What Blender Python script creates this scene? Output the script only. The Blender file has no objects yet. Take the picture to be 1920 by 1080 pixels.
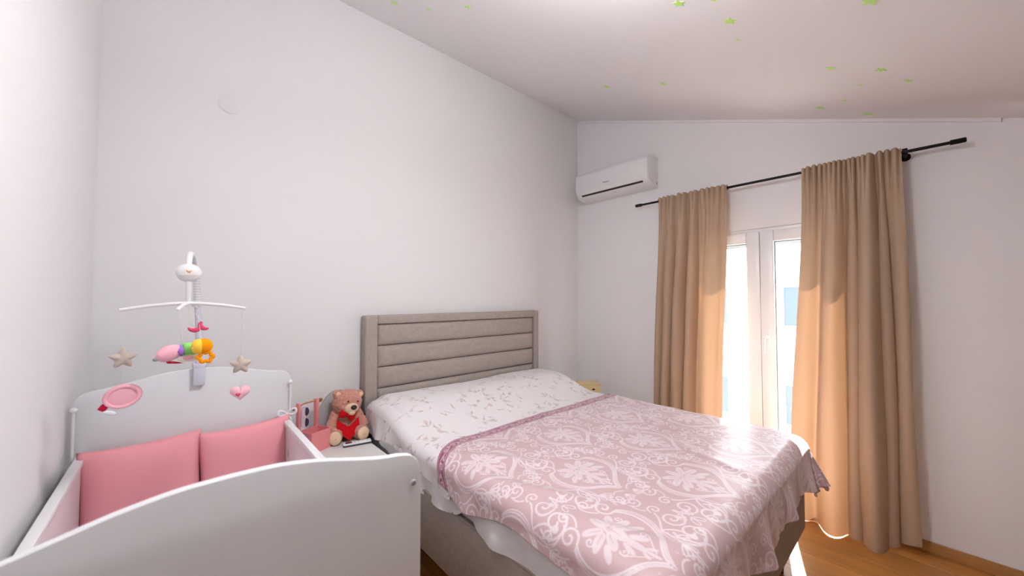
import bpy, bmesh, math, random
import numpy as np
from mathutils import Vector, Matrix, noise as mnoise

random.seed(7); RNG = np.random.default_rng(11)
S = bpy.context.scene
COL = S.collection
PI = math.pi

# ------------------------------------------------------------------ camera
cam_d = bpy.data.cameras.new('camera'); cam = bpy.data.objects.new('camera', cam_d); COL.objects.link(cam)
cam_d.sensor_width = 36.0; cam_d.lens = 699.67 / 1920 * 36.0
cam.location = (-3.3405, -2.61, 1.5006)
cam.rotation_euler = (math.radians(90 + 1.6275), 0, math.radians(48.046 - 90))
cam_d.clip_start = 0.02
cam_d.dof.use_dof = True; cam_d.dof.focus_distance = 3.0; cam_d.dof.aperture_fstop = 3.2
S.camera = cam

# ------------------------------------------------------------------ sky, sun, daylight, exposure
W = bpy.data.worlds.new('sky'); S.world = W; W.use_nodes = True
bg = W.node_tree.nodes['Background']; bg.inputs[0].default_value = (0.86, 0.93, 1.0, 1); bg.inputs[1].default_value = 7.5
sun_d = bpy.data.lights.new('sun', 'SUN'); sun_d.energy = 26.0; sun_d.angle = 0.009; sun_d.color = (1.0, 0.97, 0.92)
sun = bpy.data.objects.new('sun', sun_d); COL.objects.link(sun)
SUN_DIR = Vector((-1.0, -0.28, -1.06))
sun.rotation_euler = SUN_DIR.to_track_quat('-Z', 'Y').to_euler(); sun.location = (6, 2, 9)
def area(name, loc, direction, sx, sy, power, color=(1, 1, 1)):
    d = bpy.data.lights.new(name, 'AREA'); d.shape = 'RECTANGLE'; d.size = sx; d.size_y = sy; d.energy = power; d.color = color
    o = bpy.data.objects.new(name, d); COL.objects.link(o); o.location = loc
    o.rotation_euler = Vector(direction).to_track_quat('-Z', 'Y').to_euler()
    return o
por = area('door_portal', (0.2, -1.755, 1.0), (-1, 0, 0), 1.1, 2.0, 1); por.data.cycles.is_portal = True
vs = S.view_settings
FILL_GLOW = 50.0        # glow of the unseen lamp added as room fill
vs.view_transform = 'Standard'; vs.look = 'None'; vs.gamma = 1.0; vs.use_curve_mapping = False; vs.exposure = 0.34

# ------------------------------------------------------------------ helpers
def tag(o, label=None, cat=None, group=None, kind=None):
    if label: o['label'] = label
    if cat: o['category'] = cat
    if group: o['group'] = group
    if kind: o['kind'] = kind
    return o
def empty(name, loc=(0, 0, 0), rz=0.0, label=None, cat=None, group=None, kind=None):
    o = bpy.data.objects.new(name, None); COL.objects.link(o); o.location = loc; o.rotation_euler = (0, 0, rz)
    o.empty_display_size = 0.05
    return tag(o, label, cat, group, kind)

class MB:
    """collects geometry, build() links it as one mesh object"""
    def __init__(s): s.v = []; s.f = []
    def add(s, vs_, fs):
        n = len(s.v); s.v += [tuple(map(float, p)) for p in vs_]; s.f += [tuple(i + n for i in f) for f in fs]; return s
    def box(s, a, b):
        (x0, y0, z0), (x1, y1, z1) = a, b
        return s.add([(x0,y0,z0),(x1,y0,z0),(x1,y1,z0),(x0,y1,z0),(x0,y0,z1),(x1,y0,z1),(x1,y1,z1),(x0,y1,z1)],
                     [(0,3,2,1),(4,5,6,7),(0,1,5,4),(1,2,6,5),(2,3,7,6),(3,0,4,7)])
    def prism(s, pts, axis, t0, t1):
        """polygon pts (2D) extruded along axis: 0 -> pts are (y,z), 1 -> (x,z), 2 -> (x,y)"""
        n = len(pts)
        def P(p, t): return [(t, p[0], p[1]), (p[0], t, p[1]), (p[0], p[1], t)][axis]
        vs_ = [P(p, t0) for p in pts] + [P(p, t1) for p in pts]
        fs = [tuple(range(n)), tuple(range(2 * n - 1, n - 1, -1))] + [(i, n + i, n + (i + 1) % n, (i + 1) % n) for i in range(n)]
        return s.add(vs_, fs)
    def tube(s, pts, r, n=10, cap=True):
        pts = [Vector(p) for p in pts]; m = len(pts)
        rs = r if isinstance(r, (list, tuple)) else [r] * m
        vs_ = []; fs = []; up = None
        for i, p in enumerate(pts):
            t = (pts[min(i + 1, m - 1)] - pts[max(i - 1, 0)]).normalized()
            if up is None: up = t.orthogonal().normalized()
            up = (up - t * up.dot(t)); up = up.normalized() if up.length > 1e-6 else t.orthogonal().normalized()
            w = t.cross(up)
            for k in range(n):
                a = 2 * PI * k / n; vs_.append(p + (up * math.cos(a) + w * math.sin(a)) * rs[i])
        for i in range(m - 1):
            for k in range(n):
                k2 = (k + 1) % n; fs.append((i * n + k, i * n + k2, (i + 1) * n + k2, (i + 1) * n + k))
        if cap: fs.append(tuple(range(n - 1, -1, -1))); fs.append(tuple((m - 1) * n + k for k in range(n)))
        return s.add(vs_, fs)
    def ellipsoid(s, c, r, nu=18, nv=12, M=None):
        vs_ = []; fs = []
        for i in range(nv + 1):
            th = PI * i / nv
            for j in range(nu):
                ph = 2 * PI * j / nu
                p = Vector((r[0] * math.sin(th) * math.cos(ph), r[1] * math.sin(th) * math.sin(ph), r[2] * math.cos(th)))
                if M is not None: p = M @ p
                vs_.append(p + Vector(c))
        for i in range(nv):
            for j in range(nu):
                j2 = (j + 1) % nu; a, b, c_, d = i * nu + j, i * nu + j2, (i + 1) * nu + j2, (i + 1) * nu + j
                if i == 0: fs.append((a, c_, d))
                elif i == nv - 1: fs.append((a, b, d))
                else: fs.append((a, b, c_, d))
        return s.add(vs_, [f[::-1] for f in fs])
    def lathe(s, prof, c=(0, 0, 0), n=20, M=None):
        vs_ = []; fs = []; m = len(prof)
        for (r, z) in prof:
            for k in range(n):
                a = 2 * PI * k / n; p = Vector((r * math.cos(a), r * math.sin(a), z))
                if M is not None: p = M @ p
                vs_.append(p + Vector(c))
        for i in range(m - 1):
            for k in range(n):
                k2 = (k + 1) % n; fs.append((i * n + k, i * n + k2, (i + 1) * n + k2, (i + 1) * n + k))
        fs.append(tuple(range(n - 1, -1, -1))); fs.append(tuple((m - 1) * n + k for k in range(n)))
        return s.add(vs_, fs)
    def puffy(s, outline, T, c=(0, 0, 0), flat=0.25):
        """cushion: outline (x,z) about its middle, bulging in y by T each way"""
        n = len(outline); cx = sum(p[0] for p in outline) / n; cz = sum(p[1] for p in outline) / n
        rings = [(1.0, 0.0), (0.96, 0.30), (0.86, 0.58), (0.66, 0.84), (0.36, 0.97)]
        vs_ = []; idx = {}
        for sgn in (-1, 1):
            for k, (sc, h) in enumerate(rings):
                if sgn == 1 and k == 0: continue
                idx[(sgn, k)] = len(vs_)
                for (x, z) in outline: vs_.append((c[0] + cx + (x - cx) * sc, c[1] + sgn * T * h, c[2] + cz + (z - cz) * sc))
            idx[(sgn, 'c')] = len(vs_); vs_.append((c[0] + cx, c[1] + sgn * T, c[2] + cz))
        idx[(1, 0)] = idx[(-1, 0)]; fs = []
        for sgn in (-1, 1):
            for k in range(len(rings) - 1):
                A, B = idx[(sgn, k)], idx[(sgn, k + 1)]
                for i in range(n):
                    j = (i + 1) % n; f = (A + i, A + j, B + j, B + i); fs.append(f if sgn == -1 else f[::-1])
            A = idx[(sgn, len(rings) - 1)]; cc = idx[(sgn, 'c')]
            for i in range(n):
                j = (i + 1) % n; f = (A + i, A + j, cc); fs.append(f if sgn == -1 else f[::-1])
        return s.add(vs_, fs)
    def xform(s, M):
        s.v = [tuple(M @ Vector(p)) for p in s.v]; return s
    def build(s, name, mat, parent=None, bevel=0.0, seg=2, smooth=False, recalc=True):
        me = bpy.data.meshes.new(name); me.from_pydata(s.v, [], s.f)
        bm = bmesh.new(); bm.from_mesh(me)
        if recalc: bmesh.ops.recalc_face_normals(bm, faces=bm.faces)
        if bevel:
            es = [e for e in bm.edges if len(e.link_faces) == 2 and e.calc_face_angle(0) > 0.5]
            bmesh.ops.bevel(bm, geom=es, offset=bevel, segments=seg, profile=0.5, affect='EDGES', clamp_overlap=True)
        bm.to_mesh(me); bm.free()
        if smooth or bevel:
            me.polygons.foreach_set('use_smooth', [True] * len(me.polygons))
            if bevel or smooth == 'auto':
                me.set_sharp_from_angle(angle=math.radians(42))
        if mat: me.materials.append(mat)
        o = bpy.data.objects.new(name, me); COL.objects.link(o)
        if parent: o.parent = parent
        return o

# ---- materials
def lin(c):
    return tuple((x / 255 / 12.92 if x / 255 <= 0.04045 else ((x / 255 + 0.055) / 1.055) ** 2.4) for x in c) + (1,)
def mat(name, rgb, rough=0.6, metal=0.0, var=0.0, vscale=8.0, bump=0.0, bscale=60.0, stretch=None, spec=None, sheen=0.0, translucent=0.0, sub=None):
    m = bpy.data.materials.new(name); m.use_nodes = True; nt = m.node_tree; N = nt.nodes; L = nt.links
    b = N['Principled BSDF']; b.inputs['Roughness'].default_value = rough; b.inputs['Metallic'].default_value = metal
    if spec is not None: b.inputs['Specular IOR Level'].default_value = spec
    if sheen: b.inputs['Sheen Weight'].default_value = sheen
    col = lin(rgb); b.inputs['Base Color'].default_value = col
    tc = N.new('ShaderNodeTexCoord'); mp = N.new('ShaderNodeMapping'); L.new(tc.outputs['Object'], mp.inputs[0])
    if stretch: mp.inputs['Scale'].default_value = stretch
    if var:
        n = N.new('ShaderNodeTexNoise'); n.inputs['Scale'].default_value = vscale; n.inputs['Detail'].default_value = 4
        L.new(mp.outputs[0], n.inputs['Vector'])
        r = N.new('ShaderNodeMix'); r.data_type = 'RGBA'
        r.inputs[6].default_value = tuple(c * (1 - var) for c in col[:3]) + (1,)
        r.inputs[7].default_value = tuple(min(1, c * (1 + var)) for c in col[:3]) + (1,)
        L.new(n.outputs['Fac'], r.inputs[0]); L.new(r.outputs[2], b.inputs['Base Color'])
    if bump:
        n2 = N.new('ShaderNodeTexNoise'); n2.inputs['Scale'].default_value = bscale; n2.inputs['Detail'].default_value = 3
        L.new(mp.outputs[0], n2.inputs['Vector'])
        bp = N.new('ShaderNodeBump'); bp.inputs['Strength'].default_value = bump; bp.inputs['Distance'].default_value = 0.004
        L.new(n2.outputs['Fac'], bp.inputs['Height']); L.new(bp.outputs[0], b.inputs['Normal'])
    if translucent:
        t = N.new('ShaderNodeBsdfTranslucent'); t.inputs[0].default_value = lin(sub or rgb); mx = N.new('ShaderNodeMixShader')
        mx.inputs[0].default_value = translucent; out = N['Material Output']
        L.new(b.outputs[0], mx.inputs[1]); L.new(t.outputs[0], mx.inputs[2]); L.new(mx.outputs[0], out.inputs['Surface'])
    return m
def linen(name, rgb, scale=1.0, contrast=0.10):
    """woven cloth: crossed, stretched noise"""
    m = bpy.data.materials.new(name); m.use_nodes = True; nt = m.node_tree; N = nt.nodes; L = nt.links
    b = N['Principled BSDF']; b.inputs['Roughness'].default_value = 0.9; b.inputs['Specular IOR Level'].default_value = 0.15
    tc = N.new('ShaderNodeTexCoord'); col = lin(rgb); facs = []
    for st in ((260, 30, 30), (30, 30, 260), (30, 260, 30)):
        mp = N.new('ShaderNodeMapping'); mp.inputs['Scale'].default_value = tuple(v * scale for v in st); L.new(tc.outputs['Object'], mp.inputs[0])
        n = N.new('ShaderNodeTexNoise'); n.inputs['Scale'].default_value = 1.0; n.inputs['Detail'].default_value = 2; L.new(mp.outputs[0], n.inputs['Vector']); facs.append(n)
    a = N.new('ShaderNodeMath'); a.operation = 'ADD'; L.new(facs[0].outputs['Fac'], a.inputs[0]); L.new(facs[1].outputs['Fac'], a.inputs[1])
    a2 = N.new('ShaderNodeMath'); a2.operation = 'ADD'; L.new(a.outputs[0], a2.inputs[0]); L.new(facs[2].outputs['Fac'], a2.inputs[1])
    mr = N.new('ShaderNodeMapRange'); mr.inputs[1].default_value = 1.1; mr.inputs[2].default_value = 1.9; L.new(a2.outputs[0], mr.inputs[0])
    r = N.new('ShaderNodeMix'); r.data_type = 'RGBA'
    r.inputs[6].default_value = tuple(c * (1 - contrast) for c in col[:3]) + (1,); r.inputs[7].default_value = tuple(min(1, c * (1 + contrast)) for c in col[:3]) + (1,)
    L.new(mr.outputs[0], r.inputs[0]); L.new(r.outputs[2], b.inputs['Base Color'])
    bp = N.new('ShaderNodeBump'); bp.inputs['Strength'].default_value = 0.25; bp.inputs['Distance'].default_value = 0.002
    L.new(mr.outputs[0], bp.inputs['Height']); L.new(bp.outputs[0], b.inputs['Normal'])
    return m
def print_mat(name, cols, rough=0.8, bump=0.15, sheen=0.0):
    """cloth whose woven-in print is stored on the mesh: r, g, b of 'print' blend cols[1..3] over cols[0]"""
    m = bpy.data.materials.new(name); m.use_nodes = True; nt = m.node_tree; N = nt.nodes; L = nt.links
    b = N['Principled BSDF']; b.inputs['Roughness'].default_value = rough; b.inputs['Specular IOR Level'].default_value = 0.25
    b.inputs['Specular IOR Level'].default_value = .25 + sheen * .5; b.inputs['Sheen Weight'].default_value = sheen; b.inputs['Sheen Roughness'].default_value = .35
    at = N.new('ShaderNodeAttribute'); at.attribute_name = 'print'; sp = N.new('ShaderNodeSeparateColor'); L.new(at.outputs['Color'], sp.inputs[0])
    prev = None
    for k in range(3):
        r = N.new('ShaderNodeMix'); r.data_type = 'RGBA'
        if prev is None: r.inputs[6].default_value = lin(cols[0])
        else: L.new(prev, r.inputs[6])
        r.inputs[7].default_value = lin(cols[k + 1]); L.new(sp.outputs[k], r.inputs[0]); prev = r.outputs[2]
    L.new(prev, b.inputs['Base Color'])
    tc = N.new('ShaderNodeTexCoord'); n = N.new('ShaderNodeTexNoise'); n.inputs['Scale'].default_value = 220; L.new(tc.outputs['Object'], n.inputs['Vector'])
    bp = N.new('ShaderNodeBump'); bp.inputs['Strength'].default_value = bump; bp.inputs['Distance'].default_value = 0.002
    L.new(n.outputs['Fac'], bp.inputs['Height']); L.new(bp.outputs[0], b.inputs['Normal'])
    return m
def glass_mat(name, tint=(1, 1, 1, 1)):
    m = bpy.data.materials.new(name); m.use_nodes = True; nt = m.node_tree; N = nt.nodes; L = nt.links
    N.remove(N['Principled BSDF']); out = N['Material Output']
    t = N.new('ShaderNodeBsdfTransparent'); t.inputs[0].default_value = tint; g = N.new('ShaderNodeBsdfGlossy'); g.inputs['Roughness'].default_value = 0.02
    fr = N.new('ShaderNodeFresnel'); fr.inputs[0].default_value = 1.45; mx = N.new('ShaderNodeMixShader')
    # only the entry face of the pane reflects (rays are not bent inside, so the exit face must not reflect totally)
    ge = N.new('ShaderNodeNewGeometry'); iv = N.new('ShaderNodeMath'); iv.operation = 'SUBTRACT'; iv.inputs[0].default_value = 1.0; L.new(ge.outputs['Backfacing'], iv.inputs[1])
    ml = N.new('ShaderNodeMath'); ml.operation = 'MULTIPLY'; L.new(fr.outputs[0], ml.inputs[0]); L.new(iv.outputs[0], ml.inputs[1])
    L.new(ml.outputs[0], mx.inputs[0]); L.new(t.outputs[0], mx.inputs[1]); L.new(g.outputs[0], mx.inputs[2]); L.new(mx.outputs[0], out.inputs['Surface'])
    return m
def wood_mat(name, rgb, rough=0.35, contrast=0.22, stretch=(14, 1.2, 14), rnd=0.10):
    m = bpy.data.materials.new(name); m.use_nodes = True; nt = m.node_tree; N = nt.nodes; L = nt.links
    b = N['Principled BSDF']; b.inputs['Roughness'].default_value = rough; col = lin(rgb)
    tc = N.new('ShaderNodeTexCoord'); oi = N.new('ShaderNodeObjectInfo'); ad = N.new('ShaderNodeVectorMath'); ad.operation = 'MULTIPLY_ADD'
    ad.inputs[1].default_value = (1, 1, 1); cb = N.new('ShaderNodeCombineXYZ'); ml = N.new('ShaderNodeMath'); ml.operation = 'MULTIPLY'; ml.inputs[1].default_value = 40
    L.new(oi.outputs['Random'], ml.inputs[0]); L.new(ml.outputs[0], cb.inputs[0]); L.new(ml.outputs[0], cb.inputs[2])
    L.new(tc.outputs['Object'], ad.inputs[0]); L.new(cb.outputs[0], ad.inputs[2])
    mp = N.new('ShaderNodeMapping'); mp.inputs['Scale'].default_value = stretch; L.new(ad.outputs[0], mp.inputs[0])
    n = N.new('ShaderNodeTexNoise'); n.inputs['Scale'].default_value = 1.0; n.inputs['Detail'].default_value = 6; n.inputs['Distortion'].default_value = 0.6; L.new(mp.outputs[0], n.inputs['Vector'])
    mp2 = N.new('ShaderNodeMapping'); mp2.inputs['Scale'].default_value = tuple(s * 7 for s in stretch); L.new(ad.outputs[0], mp2.inputs[0])
    n2 = N.new('ShaderNodeTexNoise'); n2.inputs['Scale'].default_value = 1.0; n2.inputs['Detail'].default_value = 3; L.new(mp2.outputs[0], n2.inputs['Vector'])
    mxn = N.new('ShaderNodeMix'); mxn.inputs[0].default_value = 0.3; L.new(n.outputs['Fac'], mxn.inputs[2]); L.new(n2.outputs['Fac'], mxn.inputs[3])
    mr = N.new('ShaderNodeMapRange'); mr.inputs[1].default_value = 0.3; mr.inputs[2].default_value = 0.7; L.new(mxn.outputs[0], mr.inputs[0])
    r = N.new('ShaderNodeMix'); r.data_type = 'RGBA'
    r.inputs[6].default_value = tuple(c * (1 - contrast) for c in col[:3]) + (1,); r.inputs[7].default_value = tuple(min(1, c * (1 + contrast)) for c in col[:3]) + (1,)
    L.new(mr.outputs[0], r.inputs[0])
    hs = N.new('ShaderNodeHueSaturation'); vr = N.new('ShaderNodeMapRange'); vr.inputs[3].default_value = 1 - rnd; vr.inputs[4].default_value = 1 + rnd
    L.new(oi.outputs['Random'], vr.inputs[0]); L.new(vr.outputs[0], hs.inputs['Value']); L.new(r.outputs[2], hs.inputs['Color']); L.new(hs.outputs[0], b.inputs['Base Color'])
    return m

M_WALL = mat('white_plaster', (240, 239, 241), 0.85, bump=0.04, bscale=35, spec=0.2)
M_CEIL = mat('white_ceiling_paint', (240, 238, 240), 0.9, bump=0.03, bscale=30, spec=0.15)
M_FLOOR = wood_mat('oak_laminate', (178, 122, 62))
M_SUBFLOOR = mat('dark_underlay', (60, 42, 26), 0.9)
M_BASE = wood_mat('oak_skirting', (170, 122, 72), stretch=(14, 1.2, 14))
M_UPVC = mat('white_upvc', (238, 238, 240), 0.3)
M_GASKET = mat('grey_gasket', (120, 120, 122), 0.7)
M_GLASS = glass_mat('window_glass')
M_SHUTTER = mat('grey_shutter', (150, 152, 150), 0.6)
M_LINEN = linen('greige_linen', (170, 160, 153))
M_BASELINEN = linen('greige_linen_base', (166, 157, 150))
M_DARK = mat('dark_webbing', (60, 55, 56), 0.9)
M_LEGW = mat('dark_wood_leg', (48, 36, 28), 0.5)
M_WHITECLOTH = mat('white_cotton', (236, 237, 240), 0.9, bump=0.1, bscale=300, spec=0.1)
M_CURTAIN = mat('beige_curtain', (182, 158, 136), 0.85, bump=0.12, bscale=400, spec=0.15, translucent=0.055, sub=(236, 178, 128))
M_BLACK = mat('black_metal', (22, 22, 25), 0.4, metal=0.6)
M_CRIB = mat('white_lacquered_board', (226, 228, 232), 0.38)
M_CRIBEDGE = mat('white_board_edge', (240, 242, 245), 0.35)
M_STEEL = mat('steel', (176, 178, 182), 0.35, metal=0.4)
M_PINKPIL = mat('pink_cotton', (236, 160, 168), 0.9, bump=0.12, bscale=350, spec=0.1)
M_PINKPIPE = mat('pink_piping', (214, 118, 132), 0.9)
M_WHITEPLASTIC = mat('white_plastic', (236, 236, 238), 0.35)
M_GREYPLASTIC = mat('pale_grey_plastic', (208, 208, 220), 0.4)
M_NS = mat('white_nightstand_lacquer', (228, 228, 226), 0.35)

# ------------------------------------------------------------------ room shell
XL = -3.632; YF = -4.2; ZC = 3.51; SL = 0.352       # left wall, wall behind the camera, ceiling height at the bed wall, ceiling slope
def zc(y): return ZC + SL * y
floor = MB().box((XL - 0.1, YF - 0.1, -0.12), (0.25, 0.1, -0.014)).build('floor', M_SUBFLOOR); tag(floor, kind='structure')
pw = 0.193; row = 0; x = XL
rg = random.Random(3)
while x < -0.001:
    x1 = min(x + pw, 0.0); y = YF; first = rg.uniform(0.3, 1.25)
    while y < -0.001:
        y1 = min(y + first, 0.0)
        if 0.0 - y1 < 0.12: y1 = 0.0
        cx, cy = (x + x1) / 2, (y + y1) / 2; hx, hy = (x1 - x) / 2 - 0.0006, (y1 - y) / 2 - 0.0006
        p = MB().box((-hx, -hy, -0.014), (hx, hy, 0.0)).build('plank', M_FLOOR, floor, bevel=0.0012, seg=1)
        p.location = (cx, cy, 0); y = y1; first = 1.28
    x = x1
wl = MB().prism([(YF - .1, -.12), (0.1, -.12), (0.1, zc(0.1) + .02), (YF - .1, zc(YF - .1) + .02)], 0, XL - 0.15, XL).build('wall_left', M_WALL); tag(wl, kind='structure')
wb = MB().box((XL, 0.0, -0.12), (0.25, 0.2, ZC + 0.06)).build('wall_back', M_WALL); tag(wb, kind='structure')
DY0, DY1, DZ = -2.33, -1.18, 2.045                    # balcony door opening
wr = MB()
wr.prism([(DY1, -.12), (0.0, -.12), (0.0, zc(0)), (DY1, zc(DY1))], 0, 0.0, 0.25)
wr.prism([(YF - .1, -.12), (DY0, -.12), (DY0, zc(DY0)), (YF - .1, zc(YF - .1))], 0, 0.0, 0.25)
wr.prism([(DY0, DZ), (DY1, DZ), (DY1, zc(DY1)), (DY0, zc(DY0))], 0, 0.0, 0.25)
wr = wr.build('wall_right', M_WALL); tag(wr, kind='structure')
wf = MB().box((XL, YF - .12, -.12), (0.0, YF, zc(YF))).build('wall_front', mat('taupe_bounce_cut', (150, 144, 142), .85, spec=.2)); tag(wf, kind='structure')  # unseen wall, toned dark to cut bounce light on the crib's near panel
ce = MB(); y0, y1 = YF - .14, 0.2
ce.prism([(y0, zc(y0)), (y1, zc(y1)), (y1, zc(y1) + .2), (y0, zc(y0) + .2)], 0, XL - .15, 0.25)
ce = ce.build('ceiling', M_CEIL); tag(ce, kind='structure')
def skirting(name, a, b):
    o = MB().box(a, b).build(name, M_BASE, bevel=0.004); tag(o, kind='structure'); return o
skirting('baseboard_right', (-0.016, YF, 0.0), (0.0, DY0 - 0.005, 0.068))
skirting('baseboard_corner', (-0.016, DY1 + 0.005, 0.0), (0.0, -0.016, 0.068))
skirting('baseboard_back', (XL + 0.016, -0.016, 0.0), (-0.016, 0.0, 0.068))
skirting('baseboard_left', (XL, YF, 0.0), (XL + 0.016, 0.0, 0.068))
# thin bright trim where the ceiling meets the window wall
tr = MB().prism([(-0.012, zc(-0.012) - .022), (-2.9, zc(-2.9) - .022), (-2.9, zc(-2.9) - .001), (-0.012, zc(-0.012) - .001)], 0, -0.014, 0.0).build('trim_1', M_CEIL); tag(tr, kind='structure')
# round blank cover on the bed wall
cv = MB().lathe([(0.0, 0.0), (0.052, 0.0), (0.052, 0.003), (0.049, 0.0055), (0.0, 0.006)], (0, 0, 0), 32, Matrix.Rotation(PI / 2, 3, 'X')).build('wall_cover', M_WALL, smooth='auto')
cv.location = (-3.137, -0.0002, 2.596); tag(cv, 'round white blank cover plate high on the wall above the crib', 'cover plate')

# ------------------------------------------------------------------ balcony door
door = empty('door_1', (0, -1.755, 0), kind='structure')
YC = -1.755
def frame_bars(rects, x0, x1):
    m = MB()
    for (ya, za, yb, zb) in rects: m.box((x0, ya - YC, za), (x1, yb - YC, zb))
    return m
frame_bars([(DY0, 0, DY0 + .05, DZ), (DY1 - .05, 0, DY1, DZ), (DY0 + .05, DZ - .045, DY1 - .05, DZ), (DY0 + .05, 0, DY1 - .05, .04)], 0.012, 0.085).build('door_frame', M_UPVC, door, bevel=.004)
MID = -1.752
def sash(ya, yb, zlo, zhi, handle):
    st = .09
    s = frame_bars([(ya, zlo, ya + st, zhi), (yb - st, zlo, yb, zhi), (ya + st, zhi - .085, yb - st, zhi), (ya + st, zlo, yb - st, zlo + .12)], 0.0, 0.07).build('sash', M_UPVC, door, bevel=.006)
    g = MB().box((0.034, ya + st - YC - .01, zlo + .11), (0.042, yb - st - YC + .01, zhi - .075)).build('glass_pane', M_GLASS, s)
    gk = frame_bars([(ya + st, zlo + .12, ya + st + .006, zhi - .085), (yb - st - .006, zlo + .12, yb - st, zhi - .085), (ya + st, zhi - .091, yb - st, zhi - .085), (ya + st, zlo + .12, yb - st, zlo + .126)], 0.022, 0.034).build('glazing_gasket', M_GASKET, s)
    if handle is not None:
        h = MB().box((-0.012, handle - .014 - YC, 1.12), (0.0, handle + .014 - YC, 1.27))
        h.tube([(-0.012, handle - YC, 1.21), (-0.045, handle - YC, 1.21), (-0.05, handle - YC + .01, 1.205), (-0.052, handle - YC + .012, 1.09)], [.010, .010, .010, .008], 10)
        h.build('handle', M_UPVC, s, bevel=.003)
sash(MID + .001, DY1 - .03, .03, DZ - .025, None)
sash(DY0 + .03, MID - .001, .03, DZ - .025, -1.795)
# rolled-up shutter showing its bottom slats
sh = empty('roller_shutter', (0.19, YC, 1.925), label='grey roller shutter nearly rolled up outside the balcony door', cat='shutter')
for k in range(3):
    m = MB().box((-.006, DY0 + .02 - YC, k * .05), (.006, DY1 - .02 - YC, k * .05 + .046)).build('slat', M_SHUTTER, sh, bevel=.003)

# ------------------------------------------------------------------ outside
bal = MB().box((0.25, -3.2, -0.14), (1.35, -0.4, -0.03)).build('balcony_bounce_slab', mat('concrete', (205, 202, 196), .9, var=.06)); tag(bal, 'pale concrete balcony slab added outside the glazed door to bounce sunlight', 'balcony')  # slab added outside to bounce sunlight into the room
gnd = MB().box((0.3, -40, -7.1), (60, 40, -7.0)).build('ground', mat('pale_paving', (200, 196, 188), .95, var=.08)); tag(gnd, kind='structure')
bld = empty('apartment_building', (9.0, 0, -7.0), label='white apartment building across the street seen through the balcony door', cat='building')
M_FAC = mat('white_render', (250, 250, 250), .9); M_BWIN = mat('far_window_glass', (66, 76, 88), .15); M_BFR = mat('far_window_frame', (225, 228, 232), .5)
mb = MB(); zz0 = 7.0
wins = []
for zb in (-4.9, -2.15, 0.6 - 0.08, 3.2):
    for yc in (-2.6, -0.42, 1.9, 4.1, 6.3):
        wins.append((yc - .52, zb + .72 - .55, yc + .52, zb + 1.36))
mb.box((0.15, -9, 0), (9, 11, 13.0)).build('wall', M_FAC, bld)
ys = sorted({w[0] for w in wins} | {w[2] for w in wins} | {-9, 11}); zs = sorted({w[1] + zz0 for w in wins} | {w[3] + zz0 for w in wins} | {0, 13.0})
fm = MB()
for i in range(len(ys) - 1):
    for j in range(len(zs) - 1):
        ym, zm = (ys[i] + ys[i + 1]) / 2, (zs[j] + zs[j + 1]) / 2
        if not any(w[0] < ym < w[2] and w[1] < zm - zz0 < w[3] for w in wins): fm.box((0, ys[i], zs[j]), (0.14, ys[i + 1], zs[j + 1]))
fm.build('facade', M_FAC, bld)
for w in wins:
    f = MB(); a0, b0, a1, b1 = w[0], w[1] + zz0, w[2], w[3] + zz0; t = .07
    f.box((.06, a0, b0), (.13, a0 + t, b1)); f.box((.06, a1 - t, b0), (.13, a1, b1)); f.box((.06, a0 + t, b0), (.13, a1 - t, b0 + t)); f.box((.06, a0 + t, b1 - t), (.13, a1 - t, b1)); f.box((.06, (a0 + a1) / 2 - .05, b0 + t), (.13, (a0 + a1) / 2 + .05, b1 - t))
    fo = f.build('window', M_BFR, bld); MB().box((.10, a0 + t, b0 + t), (.115, a1 - t, b1 - t)).build('pane', M_BWIN, fo)
M_LEDGE = mat('grey_ledge', (178, 180, 182), .9)
for zb in (-3.2, -0.45, 2.3):
    MB().box((-.22, -0.95, zb + zz0 - .13), (0, 0.15, zb + zz0)).build('ledge', M_LEDGE, bld); MB().box((-.22, 1.1, zb + zz0 - .13), (0, 2.5, zb + zz0)).build('ledge', M_LEDGE, bld)

# ------------------------------------------------------------------ bed
HBL, HBR, HBT = -2.398, -0.738, 1.385
bed = empty('bed', (-1.568, -1.1, 0), label='double bed with greige linen headboard of five padded horizontal panels', cat='bed')
BO = Vector((-1.568, -1.1, 0))
def rel(p): return (p[0] - BO.x, p[1] - BO.y, p[2] - BO.z)
def bbox(a, b): return MB().box(rel(a), rel(b))
hbm = MB()
PXL, PXR = -2.313, -0.797
hbm.box(rel((HBL, -0.10, 0.735)), rel((PXL, -0.02, HBT - .0))); hbm.box(rel((PXR, -0.10, 0.735)), rel((HBR, -0.02, HBT)))
hbm.box(rel((PXL, -0.10, 1.325)), rel((PXR, -0.02, HBT))); 
hb = hbm.build('headboard', M_LINEN, bed, bevel=.009, seg=3)
hb2 = MB().box(rel((HBL + .004, -0.072, 0.72)), rel((HBR - .004, -0.02, HBT - .01))).build('back_board', M_DARK, hb)
MB().box(rel((HBL + .022, -0.085, 0.08)), rel((HBR - .022, -0.02, 0.735))).build('headboard_base', M_LINEN, hb, bevel=.008)
edges = [1.325, 1.176, 1.029, 0.8835, 0.738, 0.592]
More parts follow.
